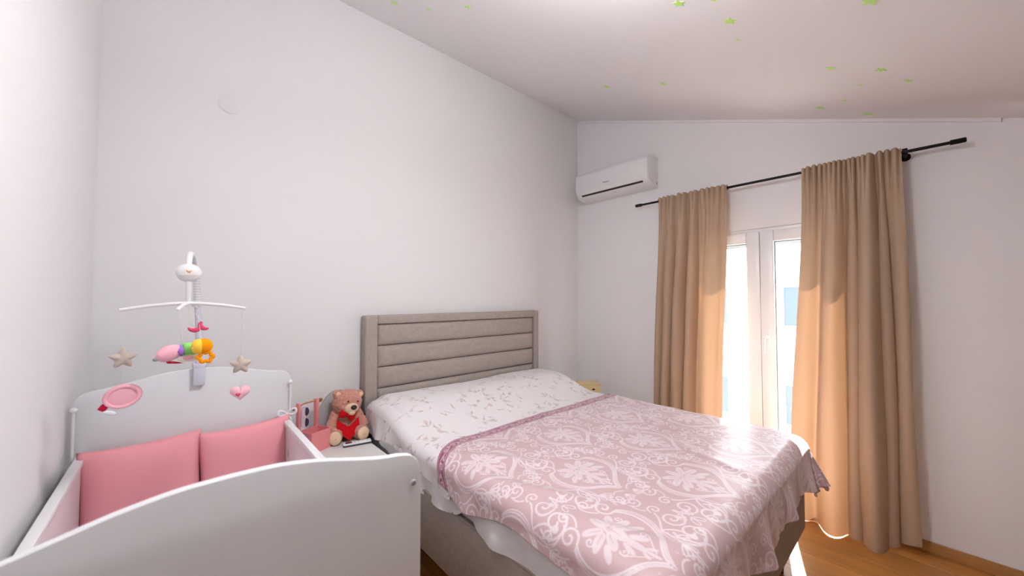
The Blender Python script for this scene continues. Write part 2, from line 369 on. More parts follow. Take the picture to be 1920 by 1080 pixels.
for k in range(5):
    z1, z0 = edges[k] - .002, edges[k + 1] + .002
    if k == 4: z0 = 0.735 - .14
    nx, nz = 40, 10; vs_ = []; fs = []
    x0, x1 = PXL + .004, PXR - .004
    for j in range(nz + 1):
        v = -1 + 2 * j / nz
        for i in range(nx + 1):
            u = -1 + 2 * i / nx
            us = math.copysign(1 - (1 - abs(u)) ** 1.6, u); vv = math.copysign(1 - (1 - abs(v)) ** 1.5, v)
            d = .024 * ((1 - abs(vv) ** 3.2) ** .5) * ((1 - abs(us) ** 40) ** .5)
            vs_.append(rel(((x0 + x1) / 2 + us * (x1 - x0) / 2, -0.074 - d, (z0 + z1) / 2 + vv * (z1 - z0) / 2)))
    for j in range(nz):
        for i in range(nx):
            a = j * (nx + 1) + i; fs.append((a, a + 1, a + nx + 2, a + nx + 1))
    MB().add(vs_, fs).build('headboard_panel', M_LINEN, hb, smooth=True, recalc=False)
BZ0, BZ1 = 0.235, 0.54; FY = -2.135
bbox((HBL, FY + .04, BZ0), (HBL + .04, -0.10, BZ1)).build('side_rail', M_BASELINEN, bed, bevel=.010, seg=3)
bbox((HBR - .04, FY + .04, BZ0), (HBR, -0.10, BZ1)).build('side_rail', M_BASELINEN, bed, bevel=.010, seg=3)
MB().tube([rel((HBL + .006, FY + .03, BZ1 - .004)), rel((HBL + .006, -0.12, BZ1 - .004))], .008, 10).build('piping', M_BASELINEN, bed, smooth='auto')
bbox((HBL, FY, BZ0), (HBR, FY + .04, BZ1)).build('foot_rail', M_BASELINEN, bed, bevel=.010, seg=3)
bbox((HBL + .04, FY + .04, BZ0 + .03), (HBR - .04, -0.10, BZ1 - .12)).build('bed_deck', M_DARK, bed)
for (lx, ly) in ((HBL + .10, -.22), (HBR - .10, -.22), (HBL + .10, FY + .10), (HBR - .10, FY + .10)):
    MB().lathe([(.018, 0), (.030, BZ0)], rel((lx, ly, 0)), 16).build('leg', M_LEGW, bed, smooth='auto')
mt = MB().box((-.805, -.995, 0), (.805, .995, .30)).build('mattress', M_WHITECLOTH, bevel=.05, seg=4); mt.location = (-1.568, -1.115, .425)
tag(mt, 'thick white mattress lying inside the greige bed base', 'mattress')

# ---- cloths draped over the bed
def sst(t): t = np.clip(t, 0, 1); return t * t * (3 - 2 * t)
def fbm(x, y, seed, octs=3):
    r = np.random.default_rng(seed); out = np.zeros_like(x); a = 1.0
    for o in range(octs):
        for k in range(4):
            th = r.uniform(0, 2 * PI); fq = (2 ** o) * r.uniform(.7, 1.3); out += a * np.sin(2 * PI * fq * (x * math.cos(th) + y * math.sin(th)) + r.uniform(0, 6.28)) / 4
        a *= .5
    return out
def bedtop(x, y):
    z = 0.727 + 0.0 * x
    hump = 0.125 * sst((y + .80) / .46)
    ed = sst((x + 2.42) / .16) * sst((-.70 - x) / .14); mid = 1 - .05 * np.exp(-((x + 1.62) / .30) ** 2)
    end = 1 - .15 * sst((y + .20) / .10)
    return z + hump * (0.45 + .55 * ed) * mid * end
def drape(A, B, off, xl, xr, yf, r, flare, wave, seed):
    xli, xri, yfi = xl + r, xr - r, yf + r
    ox = np.where(A < xli, A - xli, np.where(A > xri, A - xri, 0.0)); oy = np.where(B < yfi, B - yfi, 0.0)
    R = np.hypot(ox, oy); Rs = np.where(R < 1e-9, 1, R); dx, dy = ox / Rs, oy / Rs
    th = np.minimum(R / r, PI / 2); ex = np.maximum(R - r * PI / 2, 0)
    tang = A * np.abs(dy) + B * np.abs(dx)
    wv = wave * ex * (np.sin(tang * 17 + seed) + .6 * np.sin(tang * 31 + 2.1 * seed) + .35 * np.sin(tang * 53 + seed * 3))
    corner = np.abs(dx * dy) * 2
    fl = flare * (1 + 2.0 * corner)
    out = r * np.sin(th) + fl * ex + wv; dn = r * (1 - np.cos(th)) + ex * np.sqrt(np.maximum(1 - fl ** 2, .2))
    X = np.clip(A, xli, xri) + dx * out; Y = np.maximum(B, yfi) + dy * out
    Z = bedtop(np.clip(A, xli, xri), np.maximum(B, yfi)) + off - dn
    return X, Y, Z
def grid_obj(name, X, Y, Z, matr, pr=None, parent=None):
    ny, nx = X.shape; me = bpy.data.meshes.new(name); n = nx * ny
    co = np.stack([X, Y, Z], -1).reshape(-1, 3).astype(np.float32)
    i = np.arange(ny - 1)[:, None] * nx + np.arange(nx - 1)[None, :]
    q = np.stack([i, i + 1, i + nx + 1, i + nx], -1).reshape(-1, 4).astype(np.int32)
    me.vertices.add(n); me.vertices.foreach_set('co', co.ravel()); me.loops.add(q.size); me.loops.foreach_set('vertex_index', q.ravel())
    me.polygons.add(len(q)); me.polygons.foreach_set('loop_start', np.arange(0, q.size, 4, dtype=np.int32))
    me.update(calc_edges=True); me.polygons.foreach_set('use_smooth', np.ones(len(q), bool))
    if pr is not None:
        at = me.attributes.new('print', 'FLOAT_COLOR', 'POINT'); c = np.ones((n, 4), np.float32); c[:, :3] = pr.reshape(-1, 3); at.data.foreach_set('color', c.ravel())
    me.materials.append(matr); o = bpy.data.objects.new(name, me); COL.objects.link(o)
    if parent: o.parent = parent
    return o

# ---- drawing of woven prints: strokes stamped on a torus raster
class Tile:
    def __init__(s, w, h, res):
        s.w, s.h, s.res = w, h, res; s.nx, s.ny = int(round(w / res)), int(round(h / res)); s.a = np.zeros((s.ny, s.nx), np.float32)
    def dot(s, x, y, r, val=1.0):
        k = int(math.ceil(r / s.res)) + 1; cx, cy = x / s.res, y / s.res; ix, iy = int(math.floor(cx)), int(math.floor(cy))
        xs = np.arange(ix - k, ix + k + 1); ys_ = np.arange(iy - k, iy + k + 1)
        d = np.hypot(xs[None, :] + .5 - cx, ys_[:, None] + .5 - cy) * s.res; c = np.clip((r - d) / s.res + .5, 0, 1)
        gy, gx = np.ix_(ys_ % s.ny, xs % s.nx); s.a[gy, gx] = s.a[gy, gx] * (1 - c) + val * c
    def stroke(s, pts, w, val=1.0):
        pts = np.asarray(pts, float); m = len(pts); ws = np.full(m, w) if np.isscalar(w) else np.asarray(w)
        for i in range(m - 1):
            L = np.hypot(*(pts[i + 1] - pts[i])); k = max(1, int(L / (s.res * .8)))
            for t in np.linspace(0, 1, k, endpoint=False):
                p = pts[i] * (1 - t) + pts[i + 1] * t; s.dot(p[0], p[1], (ws[i] * (1 - t) + ws[i + 1] * t) / 2, val)
    def fill(s, fn):
        yy, xx = np.mgrid[0:s.ny, 0:s.nx]; fn((xx + .5) * s.res, (yy + .5) * s.res)
    def sample(s, u, v):
        x = (u / s.res - .5) % s.nx; y = (v / s.res - .5) % s.ny; x0 = np.floor(x).astype(int); y0 = np.floor(y).astype(int); fx, fy = x - x0, y - y0
        x0 %= s.nx; y0 %= s.ny; x1, y1 = (x0 + 1) % s.nx, (y0 + 1) % s.ny
        return (s.a[y0, x0] * (1 - fx) + s.a[y0, x1] * fx) * (1 - fy) + (s.a[y1, x0] * (1 - fx) + s.a[y1, x1] * fx) * fy
def spiral(c, r0, turns, a0, sgn=1, n=40, grow=1.0):
    t = np.linspace(0, 1, n); rr = r0 * (1 - t * .86) ** grow; a = a0 + sgn * 2 * PI * turns * t
    return np.stack([c[0] + rr * np.cos(a), c[1] + rr * np.sin(a)], -1)
def bez(p0, p1, p2, p3, n=24):
    t = np.linspace(0, 1, n)[:, None]; p0, p1, p2, p3 = map(np.array, (p0, p1, p2, p3))
    return (1 - t) ** 3 * p0 + 3 * (1 - t) ** 2 * t * p1 + 3 * (1 - t) * t * t * p2 + t ** 3 * p3
def loop(c, a, L, w, n=26):
    t = np.linspace(0, 2 * PI, n); x = L * .5 * (1 - np.cos(t)); y = w * np.sin(t) * (0.5 - .5 * np.cos(t)) ** .35
    return np.stack([c[0] + x * math.cos(a) - y * math.sin(a), c[1] + x * math.sin(a) + y * math.cos(a)], -1)
def damask():
    TX, TY = 0.54, 0.68; T = Tile(TX, TY, 0.0016)
    for (ox, oy) in ((0, 0), (TX / 2, TY / 2)):
        O = np.array([ox, oy])
        def st(p, w, val=1.0): T.stroke(np.asarray(p) + O, np.asarray(w) * 1.22 if not np.isscalar(w) else w * 1.22, val)
        for sg in (-1, 1):
            def mr(p): p = np.asarray(p, float).copy(); p[:, 0] *= sg; return p
            # triple-lined ogee frame drawn out to a tip, broken by scrolls
            for off, w in ((0, .0058), (.012, .0036), (.021, .003)):
                st(mr(bez((.003, .205 + off), (.03 + off, .155), (.095 + off, .150), (.128 + off, .085))), w)
                st(mr(bez((.128 + off, .085), (.152 + off, .035), (.135 + off, -.02), (.10 + off * .8, -.045))), w)
            st(mr(spiral((.098, -.078), .036, 1.35, PI * .45, 1)), .0056)
            st(mr(bez((.060, -.075), (.030, -.10), (.02, -.13), (.045, -.150))), .0048); st(mr(spiral((.052, -.132), .021, 1.2, -.55 * PI, 1)), .0042)
            # large scroll with a dot, between neighbouring frames
            st(mr(spiral((.190, .190), .056, 1.45, -.75 * PI, -1)), .0062); st(mr(spiral((.186, .186), .070, .42, -.75 * PI, -1, 24, .3)), .0036); st(mr(spiral((.183, .183), .082, .34, -.72 * PI, -1, 24, .3)), .003)
            T.dot(O[0] + sg * .172, O[1] + .204, .0125)
            st(mr(loop((.136, .118), 1.25, .078, .024)), .005)
            st(mr(bez((.136, .118), (.16, .10), (.19, .09), (.205, .055))), .0045)
            st(mr(spiral((.228, .045), .026, 1.3, PI, 1)), .0046)
            # leaf fans and beads
            for a in (-.9, -.45, 0, .45): st(mr(loop((.105, .200), a + 2.1, .048 - .006 * abs(a), .0085)), .0034)
            for a in (-.6, -.1, .4): st(mr(loop((.175, -.045), a - .5, .040, .008)), .0034)
            for k in range(6): T.dot(O[0] + sg * (.165 + .010 * k), O[1] - .075 - .012 * k, .0046 - .0005 * k)
            st(mr(bez((.150, -.06), (.17, -.10), (.17, -.14), (.145, -.165))), .0044); st(mr(spiral((.128, -.152), .022, 1.25, -.3 * PI, -1)), .0042)
            # heart of scrolls above the flower cluster
            st(mr(spiral((.052, -.225), .040, 1.4, .55 * PI, -1)), .0052); st(mr(bez((.044, -.187), (.02, -.19), (.004, -.21), (.002, -.25))), .0044); st(mr(loop((.002, -.185), 1.1, .045, .011)), .0036)
            st(mr(spiral((.215, -.030), .030, 1.3, .9 * PI, -1)), .0046); st(mr(bez((.186, -.028), (.18, .0), (.185, .02), (.20, .03))), .004); st(mr(spiral((.075, .262), .030, 1.35, -.4 * PI, 1)), .0046); st(mr(bez((.066, .235), (.05, .22), (.03, .225), (.012, .245))), .004)
            for a in (-.5, 0, .5): st(mr(loop((.028, .262), a + 1.57, .036, .007)), .0032)
            for a in (-.7, -.2, .3): st(mr(loop((.235, .120), a + .9, .034, .007)), .0032)
        # cluster of white petals with dark veins in the middle of each frame
        pet = [(0, .030, .016, .034, 0), (.030, .040, .013, .030, -.75), (-.030, .040, .013, .030, .75), (.050, .012, .012, .030, -1.35), (-.050, .012, .012, .030, 1.35), (.036, -.020, .012, .026, -2.2), (-.036, -.020, .012, .026, 2.2), (0, -.028, .013, .022, 0),
               (0, .092, .011, .030, 0), (.024, .088, .008, .024, -.5), (-.024, .088, .008, .024, .5), (.066, .052, .009, .022, -.9), (-.066, .052, .009, .022, .9), (0, .145, .006, .020, 0), (.014, .132, .005, .014, -.5), (-.014, .132, .005, .014, .5)]
        pet = [(p[0] * 1.22, p[1] * 1.12, p[2] * 1.35, p[3] * 1.2, p[4]) for p in pet]
        for (px, py, rx, ry, ro) in pet:
            for t in np.linspace(-1, 1, 13):
                wd = rx * math.sqrt(max(0, 1 - t * t)) ** .8
                if wd > .0012: T.dot(O[0] + px - math.sin(ro) * ry * t, O[1] + py + math.cos(ro) * ry * t, wd * .92, .8)
        for (px, py, rx, ry, ro) in pet[:8]:
            st([(px + math.sin(ro) * ry * .8, py - math.cos(ro) * ry * .8), (px - math.sin(ro) * ry * .45, py + math.cos(ro) * ry * .45)], [.0034, .0014], .15)
        st(spiral((0, .008), .011, 1.4, 0), .0026, .1)
        for sg in (-1, 1):
            def mr(p): p = np.asarray(p, float).copy(); p[:, 0] *= sg; return p
            st(mr(spiral((.078, -.008), .017, 1.25, 2.6, -1)), .0036); st(mr(spiral((.050, .098), .015, 1.2, -1.2, 1)), .0034); st(mr(bez((.012, .165), (.03, .14), (.05, .13), (.064, .10))), .003)
    return T
def border_tile():
    T = Tile(0.14, 0.075, 0.001)
    t = np.linspace(0, 1, 60); T.stroke(np.stack([t * .14, .0375 + .012 * np.sin(2 * PI * t)], -1), .0046)
    for cx, sg in ((.035, 1), (.105, -1)):
        T.stroke(spiral((cx, .0375 - sg * .004), .0155, 1.25, PI * .5 * sg, -sg), .0046)
        T.stroke(spiral((cx + .032, .0375 - sg * .015), .009, 1.0, 0, sg), .004)
    return T
def floral():
    T = Tile(1.0, 1.0, 0.002); G = Tile(1.0, 1.0, 0.002); r = random.Random(5)
    for k in range(150):
        x, y, a = r.random(), r.random(), r.uniform(0, 6.28); L = r.uniform(.025, .075); b = a + r.uniform(-1.2, 1.2)
        p = bez((x, y), (x + L * .4 * math.cos(a), y + L * .4 * math.sin(a)), (x + L * .7 * math.cos(b), y + L * .7 * math.sin(b)), (x + L * math.cos(b), y + L * math.sin(b)), 14)
        tgt = G if r.random() < .62 else T
        tgt.stroke(p, [.0035 + .0025 * math.sin(PI * i / 13) for i in range(14)], r.uniform(.25, .65))
        for j in range(r.randint(1, 4)):
            q = p[r.randint(3, 13)]; aa = r.uniform(0, 6.28); tg2 = T if r.random() < .5 else G
            tg2.stroke([(q[0], q[1]), (q[0] + .014 * math.cos(aa), q[1] + .014 * math.sin(aa))], [.009, .003], r.uniform(.35, .85))
        if r.random() < .28:
            for j in range(5): T.dot(p[-1][0] + .009 * math.cos(j * 1.256), p[-1][1] + .009 * math.sin(j * 1.256), .0075, r.uniform(.3, .7))
    return T, G
DM, BT = damask(), border_tile(); FT, FG = floral()

# fitted white sheet
def hem_sheet(b): return .212 + .010 * np.sin(b * 5.3 + .6) + .008 * np.sin(b * 11.7) - .045 * np.exp(-((b + 1.27) / .06) ** 2)
xl, xr = -2.388, -0.748
bb = np.linspace(-0.115, -2.34, 240); s = np.linspace(0, 1, 260)
A = np.empty((240, 260)); B = np.repeat(bb[:, None], 260, 1)
lo = xl + .05 - hem_sheet(bb)[:, None]; hi = xr - .05 + .24
A = lo + (hi - lo) * s[None, :]
X, Y, Z = drape(A, B, 0.0, xl, xr, -2.145, .05, .10, .05, 1.3)
Z -= .055 * sst((Y + .83) / .3) * 0
wr_ = fbm(A * 2.2, B * 1.3, 3) * .004; Z += wr_ * (np.abs(A + 1.568) < .8); X -= np.where(A < xl, 1, 0) * np.abs(fbm(A * 3, B * 2.0, 9)) * .008
sheet = grid_obj('fitted_sheet', X, Y, Z - .012, M_WHITECLOTH); tag(sheet, 'plain white fitted sheet showing creased below the blanket edge', 'sheet')

# floral cover over the pillows
M_FLORAL = print_mat('white_floral_cotton', [(238, 234, 236), (196, 144, 154), (160, 150, 152), (170, 120, 134)])
na, nb = 430, 300
bb = np.linspace(-0.118, -1.16, nb)
over = .215 - .05 * sst((-.35 - bb) / .30) + .012 * np.sin(bb * 16) ; over = over + .02 * sst((bb + .26) / .1)
lo = (xl - .008 + .06 - over)[:, None]; hi = xr + .26
A = lo + (hi - lo) * np.linspace(0, 1, na)[None, :]; B = np.repeat(bb[:, None], na, 1)
X, Y, Z = drape(A, B, .008, xl - .008, xr + .008, -2.2, .065, .12, .10, 2.4)
Z += (fbm(A * 1.5, B * 1.8, 21) * .006 + fbm(A * 4, B * 3, 22) * .0015) * sst((A + 2.45) / .2)
pr = np.stack([FT.sample(A, B) * .75, FG.sample(A, B) * .7, np.zeros_like(A)], -1)
fl = grid_obj('floral_cover', X, Y, Z, M_FLORAL, pr); tag(fl, 'white cotton cover with small pink and grey sprigs over the pillows', 'bed cover')
# pillows beneath it
for k, px in enumerate((-1.98, -1.16)):
    vs_ = []; fs = []; nx, ny = 20, 14
    m = MB(); m.puffy([(.36 * math.copysign(abs(math.cos(t)) ** .45, math.cos(t)), .22 * math.copysign(abs(math.sin(t)) ** .45, math.sin(t))) for t in np.linspace(0, 2 * PI, 40, endpoint=False)], .034)
    o = m.build('bed_pillow', M_WHITECLOTH, smooth=True); o.rotation_euler = (PI / 2, 0, 0); o.location = (px, -.355, .768)
    tag(o, ('white bed pillow under the floral cover, on the side by the crib', 'white bed pillow under the floral cover, on the side by the window')[k], 'pillow', 'pillows under the floral cover')

# damask blanket
M_BLANKET = print_mat('rose_damask_satin', [(206, 177, 180), (240, 231, 236), (148, 82, 110), (238, 208, 220)], rough=.38, sheen=.6)
na, nb = 700, 480
xl2, xr2, yf2 = xl - .016, xr + .016, -2.168; r_ = .07
t = np.linspace(0, 1, na)[None, :]; w_ = np.concatenate([np.linspace(0, .058, 61), np.linspace(.058, 1, nb - 60)[1:]])[:, None]      # finer rows along the border
def hemL(b): return .145 + .035 * np.exp(-((b + 1.30) / .16) ** 2) + .012 * np.sin(b * 9) + .05 * sst((-1.95 - b) / .2)
a_top = xl2 + r_ - .14 + t * ((xr2 - r_ + .30) - (xl2 + r_ - .14))
b0 = -.915 - .15 * sst((-2.20 - a_top) / .30)
b1 = yf2 + r_ - .262 - .020 * np.sin(a_top * 7.0) - .012 * np.sin(a_top * 15 + 1)
B = b0 + (b1 - b0) * w_
lo = xl2 + r_ - hemL(B); hi = xr2 - r_ + .235
A = lo + (hi - lo) * t
X, Y, Z = drape(A, B, .022, xl2, xr2, yf2, r_, .13, .08, 4.7)
top = sst((A - xl2) / .15)
Z += (fbm(A * .9, B * 1.1, 31) * .007 + fbm(A * 2.6, B * 2.0, 32) * .0028) * (.35 + .65 * top)
# a few long soft creases
for (ax, ay, an, ln, am) in ((-2.22, -1.25, 2.2, .22, .012), (-2.27, -1.62, 2.0, .2, .014), (-2.26, -1.95, 1.9, .2, .014), (-1.2, -1.25, 2.75, .55, .005), (-1.0, -1.6, 2.9, .5, .005), (-1.5, -2.0, 1.3, .3, .007)):
    dx, dy = A - ax, B - ay; l_ = dx * math.cos(an) + dy * math.sin(an); n_ = -dx * math.sin(an) + dy * math.cos(an)
    Z += am * np.exp(-(n_ / .03) ** 2 - (l_ / ln) ** 2)
u, v = A + 2.02, -(B) - 1.56; dist = (b0 - B)
L1 = DM.sample(u, v); bw = .075
inb = (dist < bw).astype(float); pat = np.where(dist < bw, 0, L1)
Gc = inb; Bc = inb * np.maximum(BT.sample(A, dist), np.where((np.abs(dist - .010) < .0018) | (np.abs(dist - .065) < .0018), 1, 0))
blk = grid_obj('blanket', X, Y, Z, M_BLANKET, np.stack([pat * .85, Gc, Bc], -1)); tag(blk, 'dusty rose damask blanket with white scrolls and a mauve border', 'blanket')
so = blk.modifiers.new('thickness', 'SOLIDIFY'); so.thickness = .004; so.offset = -1

# ------------------------------------------------------------------ curtains and rod
RZ = 2.385; RX = -0.09
rod = empty('curtain_rod', (RX, -1.77, RZ), label='thin black curtain rod across the window wall', cat='curtain rod')
MB().tube([(0, .955, 0), (0, -.955, 0)], .0095, 14).build('pole', M_BLACK, rod, smooth='auto')
for sg in (1, -1):
    MB().lathe([(.0, 0), (.0145, 0), (.0145, .055), (.012, .06), (.0, .06)], (0, sg * .945, 0), 16, Matrix.Rotation(-sg * PI / 2, 3, 'X')).build('finial', M_BLACK, rod, smooth='auto')
    m = MB(); yb = sg * .765 - .003; m.tube([(0.089, yb, -.012), (.02, yb, -.012), (0, yb, -.012)], .009, 12); m.lathe([(0, 0), (.024, 0), (.024, .006), (0, .006)], (.0895, yb, -.012), 18, Matrix.Rotation(-PI / 2, 3, 'Y')); m.lathe([(.0105, -.012), (.021, -.012), (.021, .012), (.0105, .012)], (0, yb, 0), 18, Matrix.Rotation(PI / 2, 3, 'X'))
    m.build('bracket', M_BLACK, rod, smooth='auto')
def curtain(name, yt0, yt1, yb0, yb1, folds, gath, seed, label, zbot, kick=0.0):
    """folds: list of (s, depth, width): ridges towards the room (negative x)"""
    ns, nt = 300, 130; s = np.linspace(0, 1, ns)[None, :]; r = np.random.default_rng(seed)
    tt = np.concatenate([np.linspace(-.034, 0, 10), np.linspace(0, 1, nt)[1:] ** 1.15])[:, None]
    T = np.clip(tt, 0, 1)
    amp = .45 + .55 * sst(T / .45)
    fold = np.zeros((1, ns)) + 0 * T
    for (c, d, w, lean) in folds:
        cc = c + lean * T; fold = fold + d * np.exp(-np.abs((s - cc) / w) ** 2.4)
    g = np.zeros_like(fold)
    ph = np.cumsum(np.interp(s[0], np.linspace(0, 1, 12), r.uniform(.55, 1.6, 12))); ph = ph / ph[-1]
    g = (.5 + .5 * np.sin(2 * PI * gath * ph))[None, :] ** 1.0 * np.interp(s[0], np.linspace(0, 1, 14), r.uniform(.5, 1.2, 14))[None, :]
    top = np.exp(-np.clip(T, 0, 1) * 13.0)
    x = RX - .013 - .030 * g * top - fold * amp * (1 - .7 * np.exp(-T * 26))
    y = (yt0 + (yt1 - yt0) * s) * (1 - sst(T)) + (yb0 + (yb1 - yb0) * s) * sst(T)
    y = y + .006 * np.sin(2 * PI * (3 * s + 1.3 * T) + seed) * T + .004 * np.cos(2 * PI * gath * ph)[None, :] * top
    y = y + .009 * np.gradient(fold * amp, axis=1) * (ns - 1) * sst(T / .25)          # folds bulge sideways
    z = RZ + .016 - (RZ + .016 - zbot) * T + (.0025 * (1 + np.sin(2 * PI * 2.3 * s + seed)) + kick * sst((s - .72) / .28)) * T ** 5
    back = tt < 0; u = np.clip(-tt / .034, 0, 1)                       # rod pocket: over the rod and down behind it
    z = np.where(back, RZ + .016 - .034 * u ** 2 - .0 * s, z) + .008 * g * top * (T < .03)
    x = np.where(back, RX - .013 - .030 * g + (.026 + .030 * g) * np.sin(u * PI / 2), x)
    x = x + .002 * np.sin(25 * s + 9 * T) * T
    o = grid_obj(name, x, y, z, M_CURTAIN); tag(o, label, 'curtain', 'beige curtains on the black rod'); return o
curtain('curtain', -1.013, -1.572, -0.945, -1.50, [(.03, .05, .05, 0), (.19, .10, .062, .0), (.36, .12, .065, .01), (.53, .10, .05, .02), (.82, .085, .12, .0), (1.0, .03, .05, 0)], 13, 4, 'beige curtain hanging nearer the bedroom corner, left of the glass door', .002)
curtain('curtain', -2.045, -2.528, -1.95, -2.55, [(.08, .06, .10, 0), (.34, .14, .095, .03), (.53, .07, .03, .03), (.67, .15, .070, .03), (.81, .06, .025, .02), (.96, .05, .07, .0)], 17, 9, 'wide beige curtain right of the glass door, its folds reaching the floor', .002, .075)

# ------------------------------------------------------------------ air conditioner
ac = empty('air_conditioner', (0, -.535, 2.68), label='white wall-mounted air conditioner in the corner above the curtain rod', cat='air conditioner')
prof = [(-.001, .140), (-.120, .143), (-.165, .138), (-.188, .122), (-.197, .095), (-.199, .0), (-.196, -.055), (-.180, -.092), (-.150, -.118), (-.10, -.140), (-.001, -.145)]
m = MB(); ys_ = [-.41, -.405, -.395, .395, .405, .41]; sc = [.955, .985, 1.0, 1.0, .985, .955]; vs_ = []; n = len(prof)
for yy, k in zip(ys_, sc):
    for (px, pz) in prof: vs_.append((px * k - .0005, yy, pz * k))
fs = [(i * n + j, i * n + (j + 1) % n, (i + 1) * n + (j + 1) % n, (i + 1) * n + j) for i in range(5) for j in range(n)] + [tuple(range(n)), tuple(5 * n + j for j in range(n - 1, -1, -1))]
m.add(vs_, fs); acb = m.build('body', M_WHITEPLASTIC, ac, smooth='auto')
pl = MB().prism([(-.1995, -.052), (-.1965, -.055), (-.1825, -.0905), (-.179, -.0935), (-.182, -.095), (-.186, -.092), (-.2005, -.058)], 1, -.355, .345).build('louver', M_WHITEPLASTIC, ac, smooth='auto')
M_SLOT = mat('dark_slot', (52, 46, 48), .7)
MB().prism([(-.1795, -.0930), (-.166, -.1065), (-.168, -.1095), (-.1825, -.0965)], 1, -.35, .34).build('air_slot', M_SLOT, ac)
MB().box((-.142, -.045, -.1262), (-.132, -.015, -.1238)).build('display', mat('pale_display', (190, 185, 190), .4), ac)
MB().box((-.03, -.4113, -.11), (-.022, -.4102, -.095)).build('screw_cap', M_SLOT, ac)
tx = bpy.data.curves.new('brand_lettering', 'FONT'); tx.body = 'Hisense'; tx.size = .022; tx.extrude = .0004; tx.align_x = 'CENTER'
to = bpy.data.objects.new('tmp', tx); COL.objects.link(to); dg = bpy.context.evaluated_depsgraph_get(); me = bpy.data.meshes.new_from_object(to.evaluated_get(dg)); bpy.data.objects.remove(to)
me.name = 'lettering'; me.materials.clear(); me.materials.append(mat('grey_lettering', (110, 108, 112), .4)); lo_ = bpy.data.objects.new('lettering', me); COL.objects.link(lo_); lo_.parent = ac
lo_.location = (-.2002, .03, -.028); lo_.rotation_euler = (PI / 2, 0, -PI / 2)

# ------------------------------------------------------------------ stick-on stars
M_STAR = mat('glow_green_sticker', (196, 240, 130), .5)
def star_pts(R, r, n=5, a0=PI / 2, rnd=0):
    return [((R if k % 2 == 0 else r) * math.cos(a0 + k * PI / n), (R if k % 2 == 0 else r) * math.sin(a0 + k * PI / n)) for k in range(2 * n)]
smesh = None; tilt = math.atan(SL); rs = random.Random(2)
for (sx, sy, sz, lb) in ((-2.35, -.40, .026, 'pale green star sticker farthest left on the ceiling, by the bed wall'), (-2.2, -.56, .020, 'small green star sticker, second from the left on the ceiling'), (-2.1, -.84, .024, 'pale green star sticker, third from the left on the ceiling'),
        (-1.66, -1.88, .030, 'bright green star sticker at the top edge, left of its group of four'), (-1.63, -2.02, .02, 'small green star sticker at the very top edge, middle of the ceiling'), (-1.44, -2.02, .032, 'larger green star sticker just above a tiny one, middle of the ceiling'), (-1.26, -2.0, .014, 'tiny green star sticker just below a larger one, middle of the ceiling'),
        (-.83, -2.3, .024, 'green star sticker highest and leftmost in the cluster over the right curtain'), (-.76, -2.48, .026, 'brightest green star sticker of the cluster over the right curtain'), (-.60, -2.57, .020, 'green star sticker farthest right in the cluster over the right curtain'), (-.58, -2.39, .014, 'tiny pale green star sticker in the middle of the cluster over the curtain'), (-.35, -2.3, .016, 'small yellowish green star sticker low in the cluster over the right curtain'), (-.24, -2.17, .028, 'green star sticker lowest on the left of the cluster over the right curtain'), (-.10, -2.38, .030, 'green star sticker right at the ceiling edge above the right curtain'),
        (-.84, -.95, .032, 'green star sticker nearest the ceiling corner, above the air conditioner'), (-.81, -1.39, .028, 'pale green star sticker above the right end of the air conditioner'), (-1.40, -2.49, .036, 'large green star sticker at the top edge, farthest right')):
    if smesh is None:
        st = MB().prism(star_pts(1, .45), 2, -.06, 0.0).build('star_sticker', M_STAR); smesh = st.data
    else:
        st = bpy.data.objects.new('star_sticker', smesh); COL.objects.link(st)
    st.location = (sx, sy, zc(sy) - .0005); st.rotation_euler = (tilt, 0, 0); st.rotation_euler.rotate_axis('Z', rs.uniform(0, 6)); st.scale = (sz, sz, sz)
    tag(st, lb, 'star sticker', 'green star stickers on the ceiling')

# ------------------------------------------------------------------ crib
CX0, CX1, CYF, CYN = -3.618, -2.912, -0.49, -1.82
crib = empty('crib', ((CX0 + CX1) / 2, (CYF + CYN) / 2, 0), label='white baby crib with wavy-topped end panels beside the bed', cat='crib')
CO = Vector(((CX0 + CX1) / 2, (CYF + CYN) / 2, 0)); HWc = (CX1 - CX0) / 2
def prof_top(d):
    # height of the end panels at distance d from the crib's middle line
    pts = [(0, 1.200), (.07, 1.1985), (.14, 1.187), (.20, 1.171), (.26, 1.157), (.30, 1.1525), (.325, 1.147), (.340, 1.137), (.350, 1.118), (.353, 1.10)]
    return float(np.interp(d, [p[0] for p in pts], [p[1] for p in pts]))
dsm = np.concatenate([np.linspace(0, .3, 25), np.linspace(.305, HWc, 14)])
poly = [(d, prof_top(d)) for d in dsm]
# smooth the outline a little
arr = np.array(poly); 
for _ in range(3): arr[1:-1, 1] = (arr[:-2, 1] + 2 * arr[1:-1, 1] + arr[2:, 1]) / 4
right = [tuple(p) for p in arr]; outline = [(-d, z) for d, z in right[::-1]] + right[1:]
outline = outline + [(HWc, .06), (-HWc, .06)]
def end_panel(name, y0, y1):
    o = MB().prism(outline, 1, y0 - CO.y, y1 - CO.y).build(name, M_CRIB, crib, bevel=.0035); return o
hp = end_panel('end_panel', CYF - .018, CYF); fp = end_panel('end_panel', CYN, CYN + .020)
for px, pz in ((HWc - .020, 1.083), (-HWc + .020, 1.083)):
    MB().lathe([(0, 0), (.0065, 0), (.0065, .002), (.005, .0035), (0, .0038)], (px, CYN - CO.y, pz), 16, Matrix.Rotation(PI / 2, 3, 'X')).build('bolt_cap', M_STEEL, fp, smooth='auto')
M_SIDE = mat('white_board_pink_bounce', (232, 222, 228), .4)  # white board with pinkish bounce light put into its colour
RAILZ = .925
